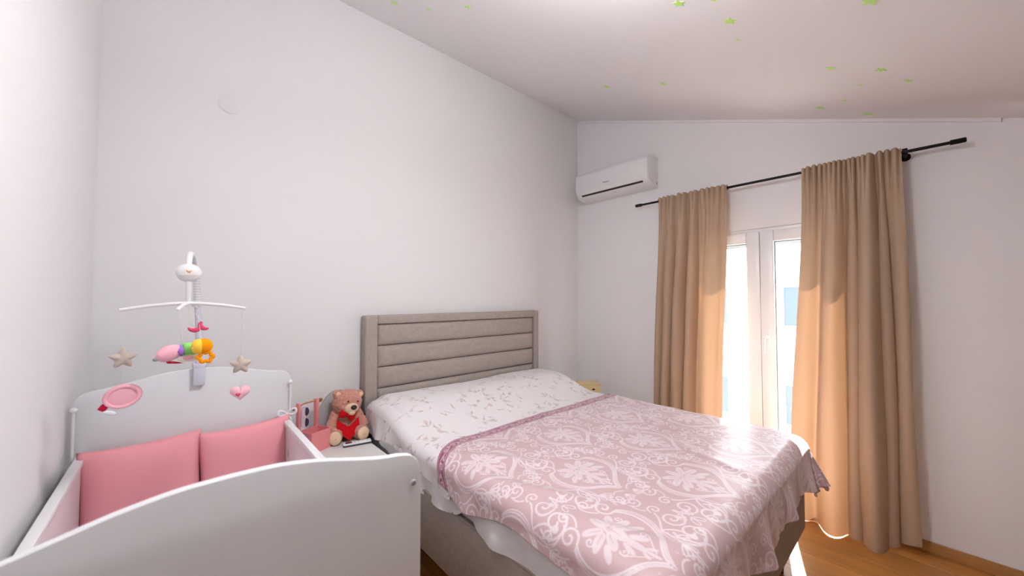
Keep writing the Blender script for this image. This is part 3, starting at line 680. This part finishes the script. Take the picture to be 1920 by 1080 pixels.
for sg in (1, -1):
    xs = sg * (HWc - .028); sp = MB().box((xs - .009, CYN + .022 - CO.y, .42), (xs + .009, CYF - .020 - CO.y, RAILZ - .02)).build('side_panel', M_SIDE, crib, bevel=.002)
    MB().box((xs - .0135, CYN + .022 - CO.y, RAILZ - .022), (xs + .0135, CYF - .020 - CO.y, RAILZ)).build('top_rail', M_CRIBEDGE, sp, bevel=.004)
    MB().box((xs - .012, CYN + .022 - CO.y, .30), (xs + .012, CYF - .020 - CO.y, .42)).build('lower_rail', M_CRIB, crib, bevel=.003)
    if sg == 1:
        M_MOTIF = mat('grey_print', (190, 182, 188), .5)
        for k, yy in enumerate(np.linspace(-.30, .50, 9)):
            zz = .80 - .045 * (k % 2)
            pts = [(yy + .010 * math.cos(t) * (1 - .4 * math.sin(t)), zz + .020 * math.sin(t)) for t in np.linspace(0, 2 * PI, 14, endpoint=False)]
            MB().prism(pts, 0, xs - .0098, xs - .009).build('printed_motif', M_MOTIF, sp)
    for yy in ((CYF - .03) - CO.y, (CYN + .034) - CO.y):
        xr_ = sg * (HWc - .006); m = MB(); m.tube([(xr_, yy, .35), (xr_, yy, 1.085)], .0042, 8); m.ellipsoid((xr_, yy, 1.093), (.0105, .0105, .0105), 14, 10); m.build('guide_rod', M_WHITEPLASTIC, crib, smooth='auto')
MB().box((-HWc + .04, CYN + .022 - CO.y, .40), (HWc - .04, CYF - .020 - CO.y, .43)).build('slatted_base', M_CRIB, crib)
for sx in (-1, 1):
    for yy in (CYF - .009, CYN + .010):
        MB().lathe([(.022, 0), (.026, .02), (.026, .06)], (sx * (HWc - .05), yy - CO.y, 0), 16).build('foot', M_GREYPLASTIC, crib, smooth='auto')
cm = MB().box((-.305, -.625, 0), (.305, .625, .12)).build('crib_mattress', M_WHITECLOTH, bevel=.03, seg=3); cm.location = (CO.x, CO.y, .431); tag(cm, 'white crib mattress lying on the crib base', 'mattress')
# pink bumper pillows
def cushion(name, w, h, T, matr):
    nx, ny = 34, 30; g = []; 
    us = np.linspace(-1, 1, nx); vs2 = np.linspace(-1, 1, ny); vs_ = []; fs = []
    for sgn in (-1, 1):
        for v in vs2:
            for u in us:
                th = T * ((1 - u ** 4) ** .5) * ((1 - v ** 4) ** .5) * (1 + .05 * math.sin(3 * u + 2 * v))
                th = th + .0 ; x_ = w / 2 * u * (1 - .045 * (1 - v * v)); z_ = h / 2 * v * (1 - .06 * (1 - u * u) * (1 if v > 0 else .6))
                vs_.append((x_, sgn * th + .006 * math.sin(2.5 * u), z_))
    for k in range(2):
        o_ = k * nx * ny
        for j in range(ny - 1):
            for i in range(nx - 1):
                a = o_ + j * nx + i; fq = (a, a + 1, a + nx + 1, a + nx); fs.append(fq if k == 0 else fq[::-1])
    me = MB().add(vs_, fs); o = me.build(name, matr, smooth=True)
    bm = bmesh.new(); bm.from_mesh(o.data); bmesh.ops.remove_doubles(bm, verts=bm.verts, dist=.0004); bmesh.ops.recalc_face_normals(bm, faces=bm.faces); bm.to_mesh(o.data); bm.free()
    o.data.polygons.foreach_set('use_smooth', [True] * len(o.data.polygons)); return o
def bow(parent, c, R=.03, matr=M_WHITECLOTH):
    m = MB()
    for sg in (-1, 1):
        pts = [(c[0] + sg * R * 1.5 * math.sin(t) * .8, c[1] - .012 * math.sin(t), c[2] + R * .42 * math.sin(2 * t) + R * .35 * math.sin(t)) for t in np.linspace(0, PI, 14)]
        m.tube(pts, .0055, 8)
        m.tube([(c[0], c[1], c[2]), (c[0] + sg * .012, c[1] - .018, c[2] - .02), (c[0] + sg * .018, c[1] - .02, c[2] - .075)], .004, 8)
    m.ellipsoid(c, (.012, .010, .010), 12, 8); m.build('tie', matr, parent, smooth=True)
pl_ = cushion('bumper_pillow', .346, .40, .046, M_PINKPIL); pl_.location = (-3.421, -.575, .752); pl_.rotation_euler = (math.radians(-3), math.radians(-1.0), 0)
tag(pl_, 'pink cotton bumper pillow in the crib, on the side of the plain wall', 'pillow', 'pink bumper pillows')
pr_ = cushion('bumper_pillow', .336, .40, .046, M_PINKPIL); pr_.location = (-3.090, -.575, .745); pr_.rotation_euler = (math.radians(-3), math.radians(-2.0), 0)
tag(pr_, 'pink cotton bumper pillow in the crib, tied at the corner by the nightstand', 'pillow', 'pink bumper pillows')
bow(pr_, (.163, .035, .196), .032)

# ------------------------------------------------------------------ mobile on the crib
MO = Vector((-3.262, -.495, 1.15))
mob = empty('crib_mobile', MO, label='white toy mobile stand clamped on the far crib panel', cat='mobile')
m = MB(); m.box((-.020, -.036, -.02), (.020, -.014, .06)); m.box((-.022, -.036, .052), (.022, .030, .075)); m.box((-.018, .008, -.03), (.018, .024, .055)); m.build('clamp', M_GREYPLASTIC, mob, bevel=.006)
MB().tube([(0, -.024, .05), (-.006, -.024, .25), (-.012, -.024, .34)], [.0125, .0115, .010], 14).build('post', M_GREYPLASTIC, mob, smooth='auto')
MB().tube([(-.0115, -.024, .318), (-.012, -.024, .332)], .015, 14).build('collar', M_WHITEPLASTIC, mob, smooth='auto')
arm = [(-.012, -.024, .335), (-.016, -.026, .43), (-.024, -.060, .50), (-.034, -.14, .525), (-.042, -.25, .52), (-.047, -.36, .50), (-.049, -.415, .478), (-.049, -.44, .45)]
MB().tube(arm, [.0105, .010, .0098, .0095, .0095, .0095, .009, .0085], 14).build('arm', M_WHITEPLASTIC, mob, smooth='auto')
rg_ = MB()
for k in range(9):
    z_ = .345 + .011 * k; rg_.tube([(-.0125 - .0004 * k, -.024, z_), (-.0125 - .0004 * k, -.024, z_ + .004)], .0128, 12)
rg_.build('ratchet_ring', M_GREYPLASTIC, mob, smooth='auto')
HB_ = Vector((-.049, -.455, .0)); 
mbx = MB().ellipsoid((HB_.x, HB_.y, .437), (.034, .020, .031), 26, 16).build('music_box', M_WHITEPLASTIC, mob, smooth=True)
M_OR = mat('orange_print', (236, 150, 60), .5); M_PEACH = mat('peach_print', (240, 205, 185), .5)
def ell_y(x, z, a=.034, b=.020, c=.031): return -b * math.sqrt(max(0, 1 - (x / a) ** 2 - (z / c) ** 2))
q = MB()
for sg in (-1, 1): q.tube([(HB_.x + sg * .007, HB_.y + ell_y(sg * .007, .008) - .0004, .437 + .008), (HB_.x, HB_.y + ell_y(0, .001) - .0004, .437 + .001)], [.0012, .0026], 6)
q.build('printed_mark', M_OR, mbx, smooth=True)
MB().tube([(HB_.x + t, HB_.y + ell_y(t, -.0085) - .0002, .437 - .0085) for t in np.linspace(-.022, .022, 9)], .0011, 6).build('printed_line', M_PEACH, mbx, smooth=True)
MB().tube([(HB_.x, HB_.y, .415), (HB_.x, HB_.y, .325)], [.008, .0065], 12).build('spindle', M_WHITEPLASTIC, mob, smooth='auto')
CZ = .331
hub_rot = math.radians(2)
for k, (L, name) in enumerate(((.158, 'r'), (.158, 'f'), (.158, 'l'), (.158, 'b'))):
    a = hub_rot + k * -PI / 2 + (math.radians(-12) if k in (1, 3) else 0); c_, s_ = math.cos(a), math.sin(a)
    MB().tube([(HB_.x + c_ * L * t, HB_.y + s_ * L * t, CZ - .016 * t ** 2 + .004 * (1 - t)) for t in np.linspace(0, 1, 10)] , [.0062 - .0012 * t for t in np.linspace(0, 1, 10)], 10).build('cross_arm', M_WHITEPLASTIC, mob, smooth='auto')
def tip(k):
    a = hub_rot + k * -PI / 2 + (math.radians(-12) if k in (1, 3) else 0); return MO + Vector((HB_.x + math.cos(a) * .15, HB_.y + math.sin(a) * .15, CZ - .015))
M_FELTBEIGE = mat('beige_felt', (200, 186, 176), .95, bump=.3, bscale=250, spec=.05); M_FELTPINK = mat('pink_felt', (250, 188, 202), .95, bump=.3, bscale=250, spec=.05)
M_FELTHOT = mat('hot_pink_felt', (226, 84, 124), .95, bump=.3, bscale=250, spec=.05); M_FELTRED = mat('red_felt', (190, 10, 60), .95); M_FELTWHITE = mat('white_felt', (232, 238, 242), .95)
M_FELTORANGE = mat('orange_felt', (255, 158, 20), .9, bump=.3, bscale=250, spec=.05); M_FELTYEL = mat('yellow_felt', (255, 206, 70), .9); M_FELTGREEN = mat('green_felt', (150, 222, 120), .9, bump=.3, bscale=250, spec=.05)
M_FELTPURP = mat('purple_felt', (166, 120, 216), .9); M_FELTGREY = mat('grey_felt', (150, 150, 156), .9); M_STRING = mat('white_thread', (236, 236, 238), .8)
def toy(name, loc, label, rz=0.0): return empty(name, loc, rz, label, 'mobile toy', 'felt toys hanging from the mobile')
def thread(root, z0, to): 
    p = Vector(to) - root.location; a = -root.rotation_euler.z; p = Matrix.Rotation(a, 3, 'Z') @ p / root.scale.x
    MB().tube([(0, 0, z0), (p.x, p.y, p.z)], .0006, 5).build('thread', M_STRING, root)
def rstar(R, r, n=5, a0=PI / 2, m_=4):
    b = star_pts(R, r, n, a0); out = []
    for i in range(len(b)):
        p0, p1, p2 = np.array(b[i - 1]), np.array(b[i]), np.array(b[(i + 1) % len(b)])
        for t in np.linspace(-.4, .4, 5):
            a_ = p1 + (p0 - p1) * max(0, -t) + (p2 - p1) * max(0, t); sm = .78 if i % 2 == 0 else .9; out.append(tuple(a_ * (1 - (1 - sm) * (1 - abs(t) / .4) * .6)))
    return out
TL, TR, TF, TB = tip(2), tip(0), tip(1), tip(3)
a = toy('felt_star', (TL.x + .002, TL.y, 1.317), 'beige felt star hanging above the pink oval toy on the mobile', .2); MB().puffy(rstar(.038, .019), .016).build('star_body', M_FELTBEIGE, a, smooth=True); thread(a, .03, TL)
a = toy('felt_star', (TR.x - .002, TR.y, 1.262), 'beige felt star hanging above the pink heart on the mobile', -.15); MB().puffy(rstar(.040, .021), .017).build('star_body', M_FELTBEIGE, a, smooth=True); thread(a, .026, TR)
a = toy('felt_oval_toy', (TL.x + .004, TL.y, 1.202), 'pink oval felt toy with raised rim, red and white tabs', 0); R_ = Matrix.Rotation(math.radians(-16), 3, 'Y')
MB().puffy([tuple((R_ @ Vector((.044 * math.cos(t), 0, .036 * math.sin(t))))[i] for i in (0, 2)) for t in np.linspace(0, 2 * PI, 36, endpoint=False)], .012).build('oval_body', M_FELTPINK, a, smooth=True)
MB().tube([R_ @ Vector((.037 * math.cos(t), -.009, .030 * math.sin(t))) for t in np.linspace(0, 2 * PI, 37)], .0055, 8, cap=False).build('rim', M_FELTPINK, a, smooth=True)
MB().box((-.009, -.006, -.009), (.009, .006, .009)).xform(Matrix.Translation((-.040, -.004, -.028)) @ Matrix.Rotation(.6, 4, 'Y')).build('red_tab', M_FELTRED, a, bevel=.003)
MB().puffy([(.015 * math.cos(t), .007 * math.sin(t)) for t in np.linspace(0, 2 * PI, 16, endpoint=False)], .005).xform(Matrix.Translation((-.026, -.010, -.044)) @ Matrix.Rotation(.35, 4, 'Y')).build('white_tab', M_FELTWHITE, a, smooth=True); thread(a, .03, (TL.x + .002, TL.y, 1.28))
a = toy('felt_heart', (TR.x - .002, TR.y, 1.163), 'pale pink felt heart with a small hot pink heart patch', -.1)
heart = lambda k: [(k * 16 * math.sin(t) ** 3, k * (13 * math.cos(t) - 4.2 * math.cos(2 * t) - 2 * math.cos(3 * t) - math.cos(4 * t))) for t in np.linspace(0, 2 * PI, 40, endpoint=False)]
MB().puffy(heart(.0019), .019).build('heart_body', mat('pale_pink_felt', (248, 194, 206), .95, bump=.3, bscale=250), a, smooth=True)
MB().puffy(heart(.0005), .003, (-.006, -.0185, -.004)).build('heart_patch', M_FELTHOT, a, smooth=True); thread(a, .02, (TR.x - .002, TR.y, 1.235))
# long many-coloured toy hanging under the front arm
a = toy('felt_bird', (-3.325, -1.0, 1.334), 'pink, purple and green felt bird toy with a grey nose under the mobile', .25)
MB().ellipsoid((-.030, 0, -.006), (.034, .022, .024), 20, 14, Matrix.Rotation(-.45, 3, 'Y')).build('body', M_FELTPINK, a, smooth=True)
MB().ellipsoid((-.062, -.004, -.021), (.008, .007, .006), 12, 8).build('nose', M_FELTGREY, a, smooth=True)
MB().puffy([(-.018, .0), (-.003, .022), (.004, .0), (-.002, -.018)], .020, (0, -.006, -.002)).build('collar', M_FELTPURP, a, smooth=True)
MB().box((0, -.022, -.016), (.036, .020, .022)).build('back', M_FELTGREEN, a, bevel=.009, seg=3)
MB().puffy([(.030 * math.cos(t), .012 * math.sin(t)) for t in np.linspace(0, 2 * PI, 20, endpoint=False)], .010, (.016, -.012, -.025)).build('belly', mat('cream_felt', (240, 232, 218), .95), a, smooth=True)
MB().puffy([(.014 * math.cos(t), .007 * math.sin(t)) for t in np.linspace(0, 2 * PI, 16, endpoint=False)], .004, (.012, -.021, -.024)).build('belly_patch', M_FELTPINK, a, smooth=True)
MB().puffy([(-.040, -.028), (-.012, -.034), (.006, -.042), (-.012, -.041), (-.034, -.038)], .006).build('fin', M_FELTRED, a, smooth=True); thread(a, .02, TF)
a = toy('felt_lion', (-3.277, -1.04, 1.344), 'orange felt lion toy with a scalloped ring hanging from the mobile', 0); a.scale = (.8, .8, .8)
MB().ellipsoid((.006, 0, .004), (.030, .026, .031), 22, 14).build('head', M_FELTORANGE, a, smooth=True)
MB().ellipsoid((-.010, -.004, .004), (.023, .024, .030), 20, 14).build('face', M_FELTYEL, a, smooth=True)
for k in range(2): MB().ellipsoid((-.026 + .006 * k, -.016, .0 + .012 * k), (.004, .004, .004), 10, 8).build('eye', M_FELTWHITE, a, smooth=True)
ringp = []; nR = 60
for k in range(nR):
    t = 2 * PI * k / nR; ringp.append((.013 + (.022 + .0035 * math.cos(6 * t)) * math.cos(t), -.006, -.040 + (.019 + .0035 * math.cos(6 * t)) * math.sin(t)))
MB().tube(ringp + [ringp[0]], .0065, 10, cap=False).build('ring', M_FELTORANGE, a, smooth=True); thread(a, .03, TB)
for k, (px, py, pz, ro) in enumerate(((-3.293, -.93, 1.400, .3), (-3.262, -.93, 1.404, -.9))):
    a = toy('felt_wing', (px, py, pz), ('hot pink felt crescent in front of the mobile post', 'pink felt crescent just right of the mobile post')[k]); 
    MB().tube([Vector((.016 * math.cos(t), -.0, .014 * math.sin(t) + .006)) for t in np.linspace(PI + ro, 2 * PI + ro - .2, 10)], [.003, .0045, .006, .007, .0075, .0075, .007, .006, .0045, .003], 10).build('crescent', M_FELTHOT, a, smooth=True); thread(a, .0, MO + Vector((HB_.x, HB_.y, CZ)))

# ------------------------------------------------------------------ nightstand by the crib and the things on it
NZ = .62
def nightstand(x0, x1, y0, ztop, label):
    c = Vector(((x0 + x1) / 2, y0 / 2, 0)); n = empty('nightstand', c, label=label, cat='nightstand'); hx = (x1 - x0) / 2; hy = -y0 / 2 - .0
    yb = -.02 - c.y
    MB().box((-hx, -hy, ztop - .022), (hx, yb, ztop)).build('top', M_NS, n, bevel=.002)
    b = MB(); b.box((-hx + .006, -hy + .02, .06), (-hx + .022, yb, ztop - .022)); b.box((hx - .022, -hy + .02, .06), (hx - .006, yb, ztop - .022)); b.box((-hx + .022, yb - .012, .06), (hx - .022, yb, ztop - .022)); b.box((-hx + .022, -hy + .02, .06), (hx - .022, yb - .012, .08)); b.build('carcass', M_NS, n)
    for k in range(2):
        h = (ztop - .022 - .08) / 2; z0 = .08 + k * h + .004
        d = MB().box((-hx + .006, -hy + .004, z0), (hx - .006, -hy + .018, z0 + h - .008)).build('drawer', M_NS, n, bevel=.002)
        MB().tube([(-.05, -hy - .012, z0 + h / 2), (.05, -hy - .012, z0 + h / 2)], .005, 8).tube([(-.045, -hy - .012, z0 + h / 2), (-.045, -hy + .005, z0 + h / 2)], .004, 8).tube([(.045, -hy - .012, z0 + h / 2), (.045, -hy + .005, z0 + h / 2)], .004, 8).build('handle', M_STEEL, d, smooth='auto')
    for sx in (-1, 1):
        for yy in (-hy + .04, yb - .03): MB().box((sx * (hx - .03) - .015, yy - .015, 0), (sx * (hx - .03) + .015, yy + .015, .06)).build('foot', M_NS, n)
    return n
nightstand(-2.885, -2.437, -.557, NZ, 'white nightstand between the crib and the bed, teddy bear on top')
nightstand(-.655, -.24, -.60, .56, 'white nightstand in the corner behind the bed, holding a wooden box')
# wooden box in the corner
wbx = empty('wooden_box', (-.42, -.44, .56), math.radians(-42), 'small pale wooden box just visible over the far bed edge', 'box')
M_PINE = wood_mat('pale_pine', (226, 204, 158), .6, .12, (3, 20, 20), .03); M_HOLE = mat('dark_hole', (24, 16, 12), .9)
h_ = .135
m = MB(); m.box((-.10, -.08, 0), (.10, -.068, h_)); m.box((-.10, .068, 0), (.10, .08, h_)); m.box((-.10, -.068, 0), (-.088, .068, h_)); m.box((.088, -.068, 0), (.10, .068, h_)); m.box((-.088, -.068, 0), (.088, .068, .01)); bx_ = m.build('body', M_PINE, wbx, bevel=.0015, seg=1)
MB().box((-.102, -.082, h_ + .001), (.102, .082, h_ + .012)).build('lid', M_PINE, wbx, bevel=.002)
MB().puffy([(.014 * math.cos(t), .008 * math.sin(t)) for t in np.linspace(0, 2 * PI, 14, endpoint=False)], .002, (.035, -.081, h_ - .036)).build('finger_hole', M_HOLE, wbx)
# teddy bear
M_FUR = mat('curly_brown_plush', (204, 146, 130), 1.0, var=.25, vscale=90, bump=.9, bscale=170, spec=.05, sheen=.3)
M_PAD = mat('cream_plush', (236, 206, 176), 1.0, bump=.3, bscale=260, spec=.05); M_NOSE = mat('dark_brown_velvet', (46, 24, 22), .6); M_EYE = mat('black_bead', (20, 14, 14), .15); M_REDP = mat('red_plush', (200, 22, 30), .9, bump=.3, bscale=200, spec=.1); M_PAGE = mat('white_page', (240, 232, 232), .8)
TD = empty('teddy_bear', (-2.522, -.105, NZ), math.radians(-8), 'light brown plush teddy bear with red bow tie sitting on the nightstand', 'teddy bear')
HR = Matrix.Rotation(math.radians(10), 3, 'Y') @ Matrix.Rotation(math.radians(14), 3, 'Z')     # head cocked towards the bed
HC = Vector((.006, -.020, .222))
b = MB(); b.ellipsoid((0, .0, .085), (.073, .063, .088)); b.ellipsoid((0, -.006, .155), (.058, .052, .048))
b.ellipsoid(HC, (.088, .078, .080), 20, 14, HR); b.ellipsoid(HC + HR @ Vector((0, -.03, -.022)), (.070, .055, .050), 18, 12, HR)
for sg in (-1, 1):
    b.ellipsoid(HC + HR @ Vector((sg * .072, .004, .050)), (.027, .019, .027), 16, 12, HR)
    for t in np.linspace(0, 1, 7):
        p = Vector((sg * .058, -.008, .152)).lerp(Vector((sg * .094, -.062, .085)), t); b.ellipsoid(p, (.034 - .003 * t,) * 3, 12, 8)
    for t in np.linspace(0, 1, 7):
        p = Vector((sg * .045, -.02, .040)).lerp(Vector((sg * .078, -.104, .043)), t); b.ellipsoid(p, (.040 + .004 * t,) * 3, 12, 8)
body = b.build('body', M_FUR, TD, recalc=False)
rm = body.modifiers.new('r', 'REMESH'); rm.mode = 'VOXEL'; rm.voxel_size = .0035; sm_ = body.modifiers.new('s', 'SMOOTH'); sm_.iterations = 6
dg = bpy.context.evaluated_depsgraph_get(); me = bpy.data.meshes.new_from_object(body.evaluated_get(dg)); body.modifiers.clear()
body.data = me; me.name = 'body'
n_ = len(me.vertices); co = np.empty(n_ * 3); no = np.empty(n_ * 3); me.vertices.foreach_get('co', co); me.vertices.foreach_get('normal', no); co = co.reshape(-1, 3); no = no.reshape(-1, 3)
dsp = np.array([mnoise.noise(Vector(p) * 75) * .0045 + abs(mnoise.noise(Vector(p) * 150)) * .0040 for p in co]); co = co + no * dsp[:, None]; me.vertices.foreach_set('co', co.ravel()); me.update()
me.polygons.foreach_set('use_smooth', [True] * len(me.polygons))
if not me.materials: me.materials.append(M_FUR)
MB().ellipsoid(HC + HR @ Vector((0, -.070, -.022)), (.043, .030, .034), 22, 14, HR).build('muzzle', M_PAD, TD, smooth=True)
MB().ellipsoid(HC + HR @ Vector((0, -.086, -.045)), (.022, .016, .016), 16, 10, HR).build('chin', M_PAD, TD, smooth=True)
MB().ellipsoid(HC + HR @ Vector((0, -.100, -.010)), (.0195, .011, .0145), 18, 12, HR).build('nose', M_NOSE, TD, smooth=True)
for sg in (-1, 1):
    MB().ellipsoid(HC + HR @ Vector((sg * .030, -.074, .020)), (.0055, .0045, .0055), 12, 8).build('eye', M_EYE, TD, smooth=True)
    MB().ellipsoid(HC + HR @ Vector((sg * .073, -.013, .051)), (.016, .006, .016), 14, 10, HR).build('inner_ear', M_PAD, TD, smooth=True)
    Rf = Matrix.Rotation(sg * .28, 3, 'Z') @ Matrix.Rotation(-.15, 3, 'X')
    sp_ = MB().ellipsoid((sg * .080, -.138, .045), (.036, .014, .040), 20, 12, Rf).build('foot_pad', M_PAD, TD, smooth=True)
    MB().tube([(sg * .080 - .006, -.1532, .043), (sg * .080 + .006, -.1532, .046)], .0016, 6).build('stitch', M_FUR, sp_)
    w_ = MB().puffy([(0, .006), (sg * .022, .026), (sg * .046, .026), (sg * .050, -.002), (sg * .042, -.030), (sg * .018, -.024), (0, -.008)], .013, (0, 0, 0)).xform(Matrix.Translation((-.004, -.088, .160)) @ Matrix.Rotation(.45, 4, 'Y')).build('bow_tie_wing', M_REDP, TD, smooth=True)
MB().ellipsoid((-.004, -.098, .160), (.011, .010, .013), 14, 10).build('bow_knot', M_REDP, TD, smooth=True)
# open red book in the bear's lap
bk = empty('toy_book', (-2.537, -.232, NZ + .012), math.radians(-8), 'small red plush book held open by the teddy bear', 'toy book')
for sg in (-1, 1):
    def P3(u, v): return Vector((sg * u * .80, -.0 + .052 * u / .078 * .55 + v * .34, v * (.86 - 2.2 * u) + .72 * u))
    def slab(u0, u1, v0, v1, th, off, name, mt_, par):
        c4 = [P3(u0, v0), P3(u1, v0), P3(u1, v1), P3(u0, v1)]; nn = (c4[1] - c4[0]).cross(c4[3] - c4[0]).normalized() * (sg)
        vs_ = [p + nn * (-off) for p in c4] + [p + nn * (-off - th) for p in c4]
        return MB().add(vs_, [(0, 1, 2, 3), (7, 6, 5, 4), (0, 4, 5, 1), (1, 5, 6, 2), (2, 6, 7, 3), (3, 7, 4, 0)]).build(name, mt_, par, bevel=.0012)
    slab(.0, .080, 0.0, .092, .006, 0, 'cover', M_REDP, bk); slab(.004, .078, .004, .0935, .004, .0065, 'page', M_PAGE, bk)
# remote control
rc = empty('remote_control', (-2.512, -.290, NZ + .0005), math.radians(-13), 'white remote control with a dark base lying before the teddy bear', 'remote control')
MB().box((-.078, -.021, 0), (.078, .021, .009)).build('back_shell', mat('dark_grey_plastic', (58, 60, 72), .4), rc, bevel=.0035, seg=3)
MB().box((-.079, -.0215, .009), (.079, .0215, .018)).build('front_shell', M_WHITEPLASTIC, rc, bevel=.004, seg=3)
MB().box((-.066, -.013, .0176), (-.030, .013, .0187)).build('screen', mat('dark_lcd', (78, 46, 60), .2), rc)
for k, (px, py) in enumerate(((-.012, 0), (.006, .008), (.006, -.008), (.028, .008), (.028, -.008), (.062, .006))):
    MB().lathe([(0, 0), (.0048, 0), (.0044, .0012), (0, .0014)], (px, py, .0178), 14).build('button', M_GREYPLASTIC, rc, smooth='auto')
# grey arched board leaning behind the bear
AB = empty('arched_board', (-2.548, -.036, NZ), label='grey arched board leaning on the wall behind the teddy bear', cat='board')
pts = [(.142 * math.cos(t), .285 * math.sin(t)) for t in np.linspace(0, PI, 40)]
o = MB().prism(pts, 1, -.004, .004).build('panel', mat('grey_board', (186, 184, 188), .3), AB, bevel=.001); o.rotation_euler = (math.radians(-4), 0, 0)
o2 = MB().tube([(p[0], -.005, p[1]) for p in pts], .002, 6).build('edge_trim', mat('beige_trim', (176, 164, 152), .5), AB); o2.rotation_euler = (math.radians(-4), 0, 0)
# pink organiser with a rod
M_PINKBOX = mat('pink_card', (238, 146, 150), .6); M_ROPE = mat('tan_rope', (176, 132, 82), .9, var=.3, vscale=400); M_INN = mat('pink_card_inside', (222, 120, 130), .7)
ORG = empty('organizer', (-2.722, -.195, NZ), math.radians(24), 'pink accessory organizer with two posts and a rope rod on the nightstand', 'organizer')
m = MB(); hx, hy, hz, tk = .064, .055, .115, .004
m.box((-hx, -hy, 0), (hx, hy, tk)); m.box((-hx, -hy, tk), (hx, -hy + tk, hz)); m.box((-hx, hy - tk, tk), (hx, hy, hz)); m.box((-hx, -hy + tk, tk), (-hx + tk, hy - tk, hz)); m.box((hx - tk, -hy + tk, tk), (hx, hy - tk, hz)); m.build('box', M_PINKBOX, ORG)
for sx in (-1, 1): MB().box((sx * (hx - .0) - .013 * (1 + sx) * .5 - (.0), .0, 0), (sx * hx + .013 * (1 - sx) * .5 + (.006 if sx > 0 else 0), .026, .272)).xform(Matrix.Translation((.0, hy - .001 , 0))).build('post', M_PINKBOX, ORG, bevel=.002)
MB().tube([(-hx - .022, hy + .012, .248), (-hx * .4, hy + .012, .262), (hx * .4, hy + .012, .262), (hx + .022, hy + .012, .258)], .0045, 10).build('rod', M_ROPE, ORG, smooth='auto')
for sx in (-1, 1):
    k_ = MB()
    for q_ in range(3): k_.ellipsoid((sx * (hx + .020 + .004 * (q_ % 2)), hy + .012 - .004 * q_, (.250 if sx < 0 else .258) + .007 * (q_ - 1)), (.010, .013, .006), 14, 8)
    k_.build('rope_knot', M_ROPE, ORG, smooth=True)
# sunglasses hung on the organizer's rod
SG = empty('sunglasses', (-2.768, -.182, NZ + .112), math.radians(8), 'small sunglasses with dark lenses hanging from the pink organizer rod', 'sunglasses')
M_LENS = mat('dark_lens', (44, 40, 66), .15); M_FRPINK = mat('pink_white_plastic', (240, 190, 214), .3)
for k, zc_ in enumerate((.112, .050)):
    el = [(.017 * math.cos(t) * (1 if math.cos(t) > 0 else .35), zc_ + .026 * math.sin(t)) for t in np.linspace(0, 2 * PI, 26, endpoint=False)]
    MB().prism(el, 1, -.002, .002).build('lens', M_LENS, SG)
    MB().tube([(p[0] * 1.03, 0, p[1]) for p in el] + [(el[0][0] * 1.03, 0, el[0][1])], .0024, 8, cap=False).build('rim', M_FRPINK, SG, smooth=True)
MB().tube([(-.004, 0, .088), (-.007, 0, .081), (-.004, 0, .074)], .0028, 8).build('bridge', M_FRPINK, SG, smooth=True)
for z_ in (.138, .024): MB().tube([(-.004, 0, z_), (-.012, .006, z_), (-.018, .010, .081 + (z_ - .081) * .9), (-.020, .012, .081 - (z_ - .081) * .6)], .0026, 8).build('temple', M_FRPINK, SG, smooth=True)

# ------------------------------------------------------------------ drum lamp added out of view above the frame to fill the room
LP = empty('fill_lamp', (-2.50, -1.90, zc(-1.90)), label='added fill lamp, a white drum hanging unseen under the sloped ceiling', cat='lamp')
M_GLOBE = bpy.data.materials.new('fill_lamp_glow'); M_GLOBE.use_nodes = True
gb = M_GLOBE.node_tree.nodes['Principled BSDF']; gb.inputs['Base Color'].default_value = (.95, .95, .95, 1); gb.inputs['Emission Color'].default_value = (1.0, .98, .97, 1); gb.inputs['Emission Strength'].default_value = FILL_GLOW
MB().lathe([(0, -.03), (.06, -.03), (.06, .0), (0, .0)], (0, 0, -.001), 24).build('ceiling_rose', M_WHITEPLASTIC, LP, smooth='auto').rotation_euler = (math.atan(SL), 0, 0)
MB().tube([(0, 0, -.03), (0, 0, -.17)], .008, 10).build('stem', M_WHITEPLASTIC, LP, smooth='auto')
MB().lathe([(0, -.262), (.13, -.262), (.165, -.248), (.178, -.215), (.165, -.182), (.13, -.168), (0, -.168)], (0, 0, 0), 36).build('shade', M_GLOBE, LP, smooth='auto')
